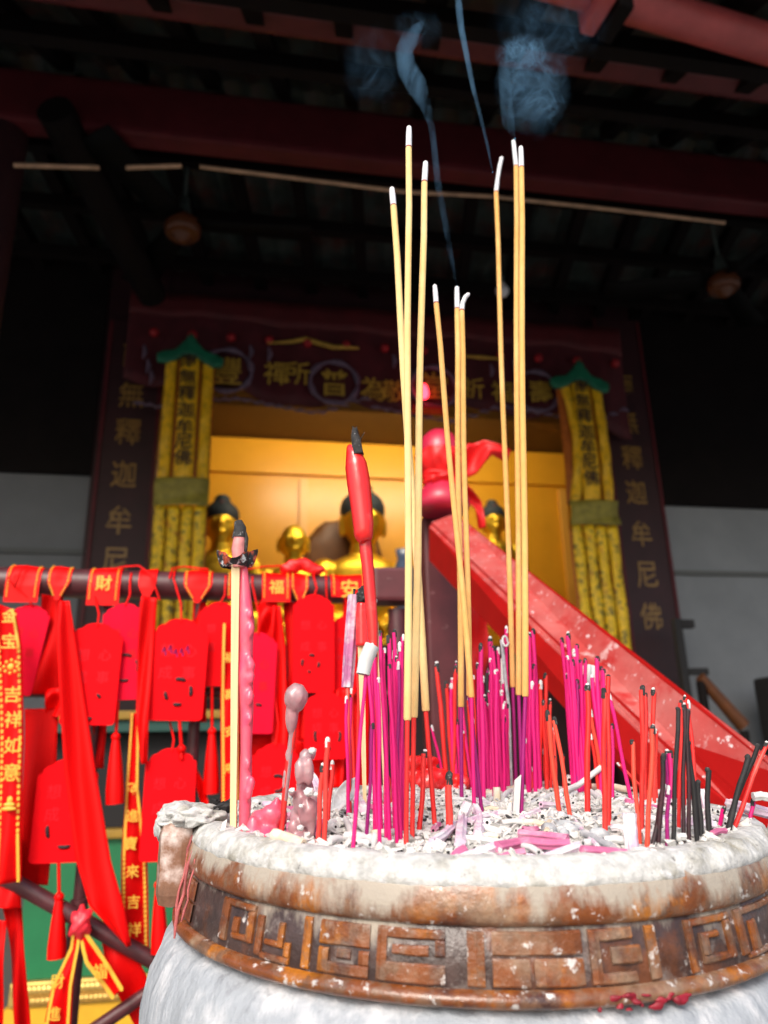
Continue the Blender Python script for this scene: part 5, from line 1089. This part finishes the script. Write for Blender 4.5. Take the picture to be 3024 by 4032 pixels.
# ---------------------------------------------------------------- ash rolls and fragments
RC = {'w': (m_roll, 'white'), 'b': (m_beige, 'beige'), 'l': (m_lilac, 'lilac'), 'p': (m_pinkroll, 'pink'), 'g': (m_greyroll, 'grey')}
ZF = {'A': 'at the left part', 'F': 'at the middle front', 'E': 'at the right rim', 'B': 'in the middle', 'C': 'under the right yellow trio'}
def roll(c, pts, w, col, lift=0, flute=None, hole=0, zone=None, dep=None):
    uv = [px(c, *q) for q in pts]; lo = max(uv, key=lambda q: q[1]); B0 = base_on_ash(*lo)
    P_ = []
    for u, v in uv:
        r = ray(u, v); up = (lo[1] - v)
        if dep is not None: p = on_y(u, v, B0.y + dep)
        else:
            y = min(.65, max(.345, hit_t(r, .003) * r.y)); y = min(y, B0.y + .06); p = CAM + r * (y / r.y)
            for _ in range(40):
                if inside(p, .014): break
                y *= .985 if y > .45 else 1.01; p = CAM + r * (y / r.y)
        P_.append(p)
    if dep is None: P_ = [p + Z * (w / CR[c][2] / 2 / FPX * depth(p) * .45) for p in P_]
    if len(P_) == 2: P_ = [P_[0], P_[0].lerp(P_[1], .5) + Vector((0, 0, .0006)), P_[1]]
    r = 1.10 * w / CR[c][2] / 2 / FPX * depth(P_[0]); m, cn = RC[col]
    if flute is None: flute = .15 if col in 'lp' else .03
    b = MB(); n = len(P_); fine = []
    for i in range(n - 1):
        for k in range(4): fine.append(P_[i].lerp(P_[i + 1], k / 4))
    fine.append(P_[-1]); rr = [r * (.94 + .1 * nz((i * .7, w, 0))) for i in range(len(fine))]
    b.tube(fine, rr, 30 if flute > .05 else 16, flute=flute, nfl=6, rough=.13); o = b.build('ash_roll', m, loc=P_[0])
    e = 0 if hole == 1 else -1; dd = (fine[e] - fine[1 if e == 0 else -2]).normalized()
    if hole or col in 'wb':
        b = MB(); b.tube([fine[e] - dd * .0004, fine[e] + dd * .00015], [r * .42, r * .42], 10); b.build('painted_hole', m_hole, o)  # black disc on the roll end paints the shade of a hole
    later(o, ('fluted ' if flute > .05 else 'smooth ') + cn, zone or ZF[c], uv[0][0], 'ash roll', 'ash roll', 'fallen incense ash rolls'); return o
for q in [('F', [(635, 290), (800, 225), (960, 160), (1110, 45)], 42, 'w', 0), ('F', [(1040, 170), (1180, 170), (1310, 195)], 38, 'b', 0), ('F', [(1040, 205), (1120, 260), (1260, 310)], 36, 'w', 0),
          ('F', [(240, 285), (200, 380), (185, 545)], 58, 'l', 0), ('F', [(285, 310), (315, 380), (305, 500)], 52, 'l', 0), ('F', [(195, 512), (330, 520), (480, 545)], 46, 'w', .1), ('F', [(570, 478), (720, 492), (890, 512)], 48, 'p', 0),
          ('F', [(430, 575), (600, 540), (760, 555), (900, 555)], 66, 'p', 0), ('F', [(130, 668), (280, 620), (430, 562)], 62, 'l', 0), ('F', [(350, 665), (480, 630), (610, 600)], 50, 'p', 0), ('F', [(690, 662), (830, 610), (960, 565)], 56, 'l', 0),
          ('F', [(980, 590), (1120, 598), (1270, 612)], 56, 'p', 0), ('F', [(0, 545), (80, 490), (150, 420)], 55, 'l', 0), ('F', [(250, 250), (320, 275), (400, 300)], 38, 'l', 0),
          ('F', [(460, 242), (515, 195)], 34, 'w', 0), ('F', [(590, 385), (740, 312), (840, 255)], 44, 'l', 0), ('F', [(600, 402), (740, 422)], 40, 'b', 0), ('F', [(780, 382), (752, 470)], 36, 'b', 0),
          ('F', [(460, 405), (600, 402)], 34, 'w', 0), ('F', [(1130, 525), (1270, 528)], 50, 'w', 0), ('F', [(1170, 322), (1260, 328)], 44, 'w', .1), ('F', [(990, 475), (1080, 520), (1190, 572)], 46, 'g', 0), ('F', [(340, 322), (430, 318)], 34, 'b', 0),
          ('F', [(250, 400), (420, 355)], 46, 'l', 0), ('F', [(430, 350), (520, 365)], 50, 'w', .08), ('F', [(340, 490), (440, 505)], 34, 'b', 0), ('F', [(520, 640), (690, 650)], 50, 'l', 0), ('F', [(1380, 330), (1480, 320)], 52, 'p', 0), ('F', [(1180, 440), (1260, 450)], 40, 'l', 0),
          ('F', [(1170, 385), (1250, 365)], 44, 'w', .1), ('F', [(1200, 420), (1255, 350)], 36, 'b', 0), ('F', [(140, 640), (220, 580)], 50, 'p', 0), ('F', [(930, 380), (1000, 470), (1085, 555)], 22, 'l', 0), ('F', [(720, 155), (800, 150)], 36, 'w', 0), ('F', [(1380, 500), (1660, 500)], 46, 'w', .08),
          ('F', [(1320, 590), (1420, 600)], 44, 'w', 0), ('F', [(1560, 610), (1690, 600)], 44, 'p', 0), ('F', [(1200, 260), (1300, 262)], 30, 'w', 0), ('F', [(1390, 380), (1500, 395)], 40, 'l', 0), ('F', [(600, 560), (700, 600)], 40, 'w', 0),
          ('E', [(870, 1835), (1020, 1765), (1180, 1690)], 62, 'w', 0), ('E', [(1020, 1865), (1200, 1790), (1420, 1700)], 66, 'b', 0), ('E', [(1040, 1405), (1200, 1450), (1420, 1500)], 84, 'l', 0), ('E', [(1270, 1340), (1420, 1345)], 78, 'w', .1),
          ('E', [(780, 1285), (810, 1440), (850, 1600)], 58, 'l', 0), ('E', [(330, 1300), (500, 1330)], 70, 'w', .1), ('E', [(560, 1600), (700, 1560)], 60, 'l', 0), ('E', [(360, 1730), (560, 1735)], 80, 'w', 0), ('E', [(870, 1690), (1000, 1660)], 50, 'p', 0), ('E', [(600, 1450), (740, 1480)], 60, 'w', .08), ('E', [(650, 1850), (760, 1840)], 60, 'p', 0), ('E', [(380, 1560), (520, 1540)], 60, 'l', 0), ('E', [(1150, 1560), (1300, 1620)], 60, 'w', 0), ('E', [(880, 1530), (1000, 1590)], 50, 'w', 0),
          ('A', [(180, 1870), (290, 1910), (430, 1965)], 96, 'b', 0), ('A', [(800, 1735), (850, 1860)], 52, 'w', 0), ('A', [(885, 1760), (985, 1830)], 56, 'w', 0), ('A', [(490, 1370), (565, 1500)], 90, 'l', 0), ('A', [(870, 1500), (960, 1655)], 70, 'l', 0), ('A', [(1200, 1840), (1260, 1850)], 50, 'w', 0), ('A', [(920, 1930), (1010, 1950)], 50, 'w', 0), ('A', [(660, 1920), (760, 1900)], 60, 'w', 0), ('A', [(700, 1980), (800, 1985)], 46, 'w', 0), ('A', [(0, 1580), (50, 1590)], 46, 'w', 0), ('A', [(280, 1520), (310, 1600)], 36, 'b', 0)]:
    roll(*q[:4], flute=q[4] or None)
roll('F', [(1290, 335), (1300, 460), (1312, 600)], 78, 'l', dep=0, zone='standing upright at the right')
roll('F', [(425, 165), (430, 295)], 44, 'b', dep=0.01, zone='standing upright before the magenta crowd')
roll('F', [(652, 30), (650, 160)], 22, 'b', dep=0.01, zone='standing thin beside the right trio')
roll('A', [(1062, 1835), (1040, 1970)], 58, 'w', dep=0, zone='standing upright below the red candle stump')
for x, y, w, c, zn in ((900, 118, 44, 'F', 'facing outward atop the pile'), (715, 203, 36, 'F', 'facing outward behind the long roll'), (732, 365, 30, 'F', 'facing outward beside the lilac roll'), (46, 648, 62, 'F', 'facing outward at the front rim'), (4, 645, 56, 'F', 'facing outward left of the front red stub'), (702, 1785, 80, 'A', 'facing outward below the grey leaf'), (385, 260, 30, 'F', 'facing outward in the middle')):
    u, v = px(c, x, y); p = base_on_ash(u, v + 12); p = on_y(u, v, p.y); r = w / 2 / CR[c][2] / FPX * depth(p); b = MB(); dd = Vector((random.uniform(-.25, .25), 1, .1)).normalized()
    b.tube([p, p + dd * .012], [r, r], 14, rough=.15, cap=False); b.tube([p, p + dd * .01], [r * .5, r * .45], 14, cap=False)
    vs = []; a1 = dd.cross(Z).normalized(); a2 = dd.cross(a1)
    for rr in (r, r * .5): vs += [p + (a1 * math.cos(k * .4488) + a2 * math.sin(k * .4488)) * rr for k in range(14)]
    b.add(vs, [[k, (k + 1) % 14, 14 + (k + 1) % 14, 14 + k] for k in range(14)], False)
    o = b.build('ash_roll', m_roll, loc=p); b = MB(); b.tube([p + dd * .003, p + dd * .0035], [r * .5, r * .5], 12); b.build('painted_hole', m_hole, o); later(o, 'hollow-ended white', zn, u, 'ash roll', 'ash roll', 'fallen incense ash rolls')
rng_ = random.Random(21)
for i in range(50):
    a = rng_.uniform(0, 6.283); rr = (BR - .03) * math.sqrt(rng_.random()); c0 = BC + Vector((math.cos(a) * rr, math.sin(a) * rr, 0)); L = rng_.uniform(.010, .026); an = rng_.uniform(0, 3.14); r = rng_.uniform(.0013, .0023)
    dd = Vector((math.cos(an), math.sin(an), rng_.uniform(-.12, .2))); c0.z = ZA + mound(c0.x, c0.y) + r * rng_.uniform(.5, 1.6); bd = Vector((-dd.y, dd.x, .3)) * L * rng_.uniform(-.2, .2)
    col = rng_.choice('wwwwlllbp'); m, cn = RC[col]; fl = .15 if col in 'lp' or rng_.random() < .4 else .03
    b = MB(); pts = [c0 - dd * L / 2, c0 - dd * L / 6 + bd, c0 + dd * L / 6 + bd, c0 + dd * L / 2]; b.tube(pts, [r, r * 1.05, r, r * .95], 30 if fl > .05 else 14, flute=fl, nfl=6, rough=.08); o = b.build('ash_roll', m, loc=c0)
    e = -1 if pts[-1].y < pts[0].y else 0; d2 = (pts[e] - pts[-2 if e else 1]).normalized(); b = MB(); b.tube([pts[e] - d2 * .0004, pts[e] + d2 * .0002], [r * .42, r * .42], 9); b.build('painted_hole', m_hole, o)
    q = c0 - CAM; later(o, 'short ' + ('fluted ' if fl > .05 else 'smooth ') + cn, 'scattered in the ' + ('rear' if c0.y > .46 else 'front'), q.dot(R_) / q.dot(F_), 'ash roll', 'ash roll', 'fallen incense ash rolls')
# white flat ash slat standing beside the dark purple foot
b = MB(); Ys = base_on_ash(*px('F', 545, 388)).y; p, q = at('F', 545, 392, Ys), at('F', 560, 130, Ys); tp = at('F', 580, 84, Ys); w_ = wS(25, p)
s = Vector((1, 0, 0)); nn = Vector((0, .0015, 0)); A = [p - s * w_ / 2, p + s * w_ / 2, at('F', 582, 84, Ys), at('F', 540, 122, Ys)]; b.prism([x - nn for x in A], [x + nn for x in A]); tag(b.build('ash_fragment', m_roll, loc=p), 'flat white burnt slat standing upright beside a dark purple foot', 'ash')
# red stub lying on the crusted lug, black scraps
lw = C0 + Q_ @ (rimpt(lp, BR + .004, ZA + .008) - C0); p, q = on_y(*px('d', 372, 1802), lw.y - .016), on_y(*px('d', 412, 1792), lw.y - .012); b = MB(); b.tube([p, q], [.0011, .0013], 8); t = b.build('fallen_stub', m_red, loc=p); tag(t, 'short red charred-end stub lying on the left lug', 'incense stub'); b = MB(); b.tube([p.lerp(q, -.2), p.lerp(q, .02)], [.0009, .0012], 8); b.build('charred_tip', m_black, t)
b = MB(); c = base_on_ash(*px('d', 486, 1765)) + Z * .005
for i in range(9): a = c + Vector((random.uniform(-.006, .006), random.uniform(-.005, .005), random.uniform(-.002, .004))); b.tube([a, a + Vector((random.uniform(-.006, .006), random.uniform(-.003, .003), random.uniform(-.001, .004)))], [.0008, .0004], 5)
b.blob(c, (.005, .004, .003), 3, .6, 4); tag(b.build('charred_scraps', m_black, loc=c), 'black charred scraps at the foot of the bamboo slat', 'ash')
# grey ash heap in the middle front
b = MB()
for i in range(26):
    u, v = px('F', random.uniform(760, 1130), random.uniform(330, 500)); p = hitp(u, v, .003); b.blob(p, (random.uniform(.002, .006), random.uniform(.002, .005), random.uniform(.0015, .004)), 2, .6, 3, None, i)
kind(tag(b.build('ash_heap', m_greyroll, loc=p), 'grey clotted ash heap below the long white ash roll', 'ash'), 'stuff')
flush()
# ================================================================ SMOKE
def smokemat(name, dens, sc, lo, hi, dist=1.5, stretch=(1, 1, 1), col=(.30, .62, .95), soft=False):
    m = bpy.data.materials.new(name); m.use_nodes = True; t = m.node_tree; t.nodes.remove(t.nodes['Principled BSDF']); out = t.nodes['Material Output']
    v = t.nodes.new('ShaderNodeVolumePrincipled'); v.inputs['Color'].default_value = (*col, 1); v.inputs['Anisotropy'].default_value = .1
    tc = t.nodes.new('ShaderNodeTexCoord'); mp = t.nodes.new('ShaderNodeMapping'); mp.inputs['Scale'].default_value = stretch; t.links.new(tc.outputs['Object'], mp.inputs[0])
    n = t.nodes.new('ShaderNodeTexNoise'); n.inputs['Scale'].default_value = sc; n.inputs['Detail'].default_value = 6; n.inputs['Roughness'].default_value = .6; n.inputs['Distortion'].default_value = dist; t.links.new(mp.outputs[0], n.inputs['Vector'])
    r = t.nodes.new('ShaderNodeMapRange'); r.inputs[1].default_value = lo; r.inputs[2].default_value = hi; r.inputs[3].default_value = 0; r.inputs[4].default_value = dens; t.links.new(n.outputs['Fac'], r.inputs[0]); d_ = r.outputs[0]
    if soft:
        # folded wisps plus a soft falloff to the edge of the cloud
        w = t.nodes.new('ShaderNodeTexNoise'); w.inputs['Scale'].default_value = sc * .8; w.inputs['Detail'].default_value = 4; w.inputs['Distortion'].default_value = dist * 1.5; t.links.new(tc.outputs['Object'], w.inputs['Vector'])
        a = t.nodes.new('ShaderNodeMath'); a.operation = 'SUBTRACT'; a.inputs[1].default_value = .5; t.links.new(w.outputs['Fac'], a.inputs[0]); ab = t.nodes.new('ShaderNodeMath'); ab.operation = 'ABSOLUTE'; t.links.new(a.outputs[0], ab.inputs[0])
        rr = t.nodes.new('ShaderNodeMapRange'); rr.inputs[1].default_value = 0; rr.inputs[2].default_value = .07; rr.inputs[3].default_value = 3.2; rr.inputs[4].default_value = .35; t.links.new(ab.outputs[0], rr.inputs[0])
        g1 = t.nodes.new('ShaderNodeVectorMath'); g1.operation = 'MULTIPLY_ADD'; g1.inputs[1].default_value = (2, 2, 2); g1.inputs[2].default_value = (-1, -1, -1); t.links.new(tc.outputs['Generated'], g1.inputs[0])
        g2 = t.nodes.new('ShaderNodeVectorMath'); g2.operation = 'LENGTH'; t.links.new(g1.outputs[0], g2.inputs[0]); g3 = t.nodes.new('ShaderNodeMapRange'); g3.interpolation_type = 'SMOOTHSTEP'; g3.inputs[1].default_value = .25; g3.inputs[2].default_value = .98; g3.inputs[3].default_value = 1; g3.inputs[4].default_value = 0; t.links.new(g2.outputs['Value'], g3.inputs[0])
        for q in (rr.outputs[0], g3.outputs[0]):
            x = t.nodes.new('ShaderNodeMath'); x.operation = 'MULTIPLY'; t.links.new(d_, x.inputs[0]); t.links.new(q, x.inputs[1]); d_ = x.outputs[0]
    t.links.new(d_, v.inputs['Density']); t.links.new(v.outputs[0], out.inputs['Volume']); return m
YS = .48
def sm(x, y, Y=YS): return on_y(x * K, y * K, Y)
def plume(pts, m, label, flat=.5, Y=YS):
    P_ = [sm(x, y, Y) for x, y, w in pts]; rs = [w * K / 2 / FPX * depth(p) for (x, y, w), p in zip(pts, P_)]
    fine = []; rf = []
    for i in range(len(P_) - 1):
        for k in range(6): fine.append(P_[i].lerp(P_[i + 1], k / 6)); rf.append(rs[i] + (rs[i + 1] - rs[i]) * k / 6)
    fine.append(P_[-1]); rf.append(rs[-1]); n_ = len(fine)
    rf = [r_ * min(1, (n_ - 1 - i + .02) / 7) for i, r_ in enumerate(rf)]; b = MB(); b.tube(fine, rf, 14, ref=(0, 1, 0)); return tag(b.build('smoke_plume', m, loc=P_[0]), label, 'smoke')
s1 = smokemat('smoke_thin', 150, 60, .30, .75, 1.0, (1, 1, .25)); s2 = smokemat('smoke_sheet', 55, 45, .38, .8, 2.0, (1, 1, .3)); s3 = smokemat('smoke_curl', 80, 60, .40, .75, 3.0, soft=True); s4 = smokemat('smoke_haze', 4.5, 32, .40, .75, 2.0, soft=True)
plume([(987, 618, 3), (975, 560, 12), (962, 480, 14), (945, 390, 16), (938, 320, 14), (932, 270, 16), (918, 225, 26), (900, 185, 46), (880, 150, 44), (872, 110, 38), (890, 75, 40), (920, 40, 46)], s2, 'wavering bluish smoke plume rising from the short middle trio')
plume([(1064, 372, 3), (1052, 310, 7), (1040, 260, 8), (1022, 190, 10), (1008, 120, 12), (996, 60, 14), (990, 0, 16), (986, -60, 18)], s1, 'thin straight bluish smoke thread from the right trio')
def puff(x, y, rx, ry, m, label, Y=YS, amp=.25, dz=.6):
    c = sm(x, y, Y); k = K / FPX * depth(c); b = MB(); b.blob(c, (rx * k, min(rx, ry) * k * dz, ry * k), 4, amp, 1.6, None, x); return tag(b.build('smoke_puff', m, loc=c), label, 'smoke')
puff(1150, 185, 92, 135, smokemat('smoke_ball', 26, 34, .38, .75, 2.5, soft=True), 'round curling bluish smoke cloud above the right trio')
puff(1130, 115, 62, 50, s3, 'dense bright smoke curl on top of the round cloud', YS - .004, .35)
plume([(1112, 300, 5), (1098, 265, 28), (1092, 200, 28), (1088, 140, 26), (1096, 105, 36)], s2, 'broad pale smoke ribbon at the left of the round cloud')
puff(905, 60, 70, 60, s4, 'faint smoke haze at the top left of the smoke thread', YS, .1)
puff(1190, 50, 150, 120, s4, 'faint smoke haze spreading at the top right', YS + .02, .1)
puff(805, 140, 80, 130, s4, 'faint smoke haze left of the wavering plume', YS + .01, .1)
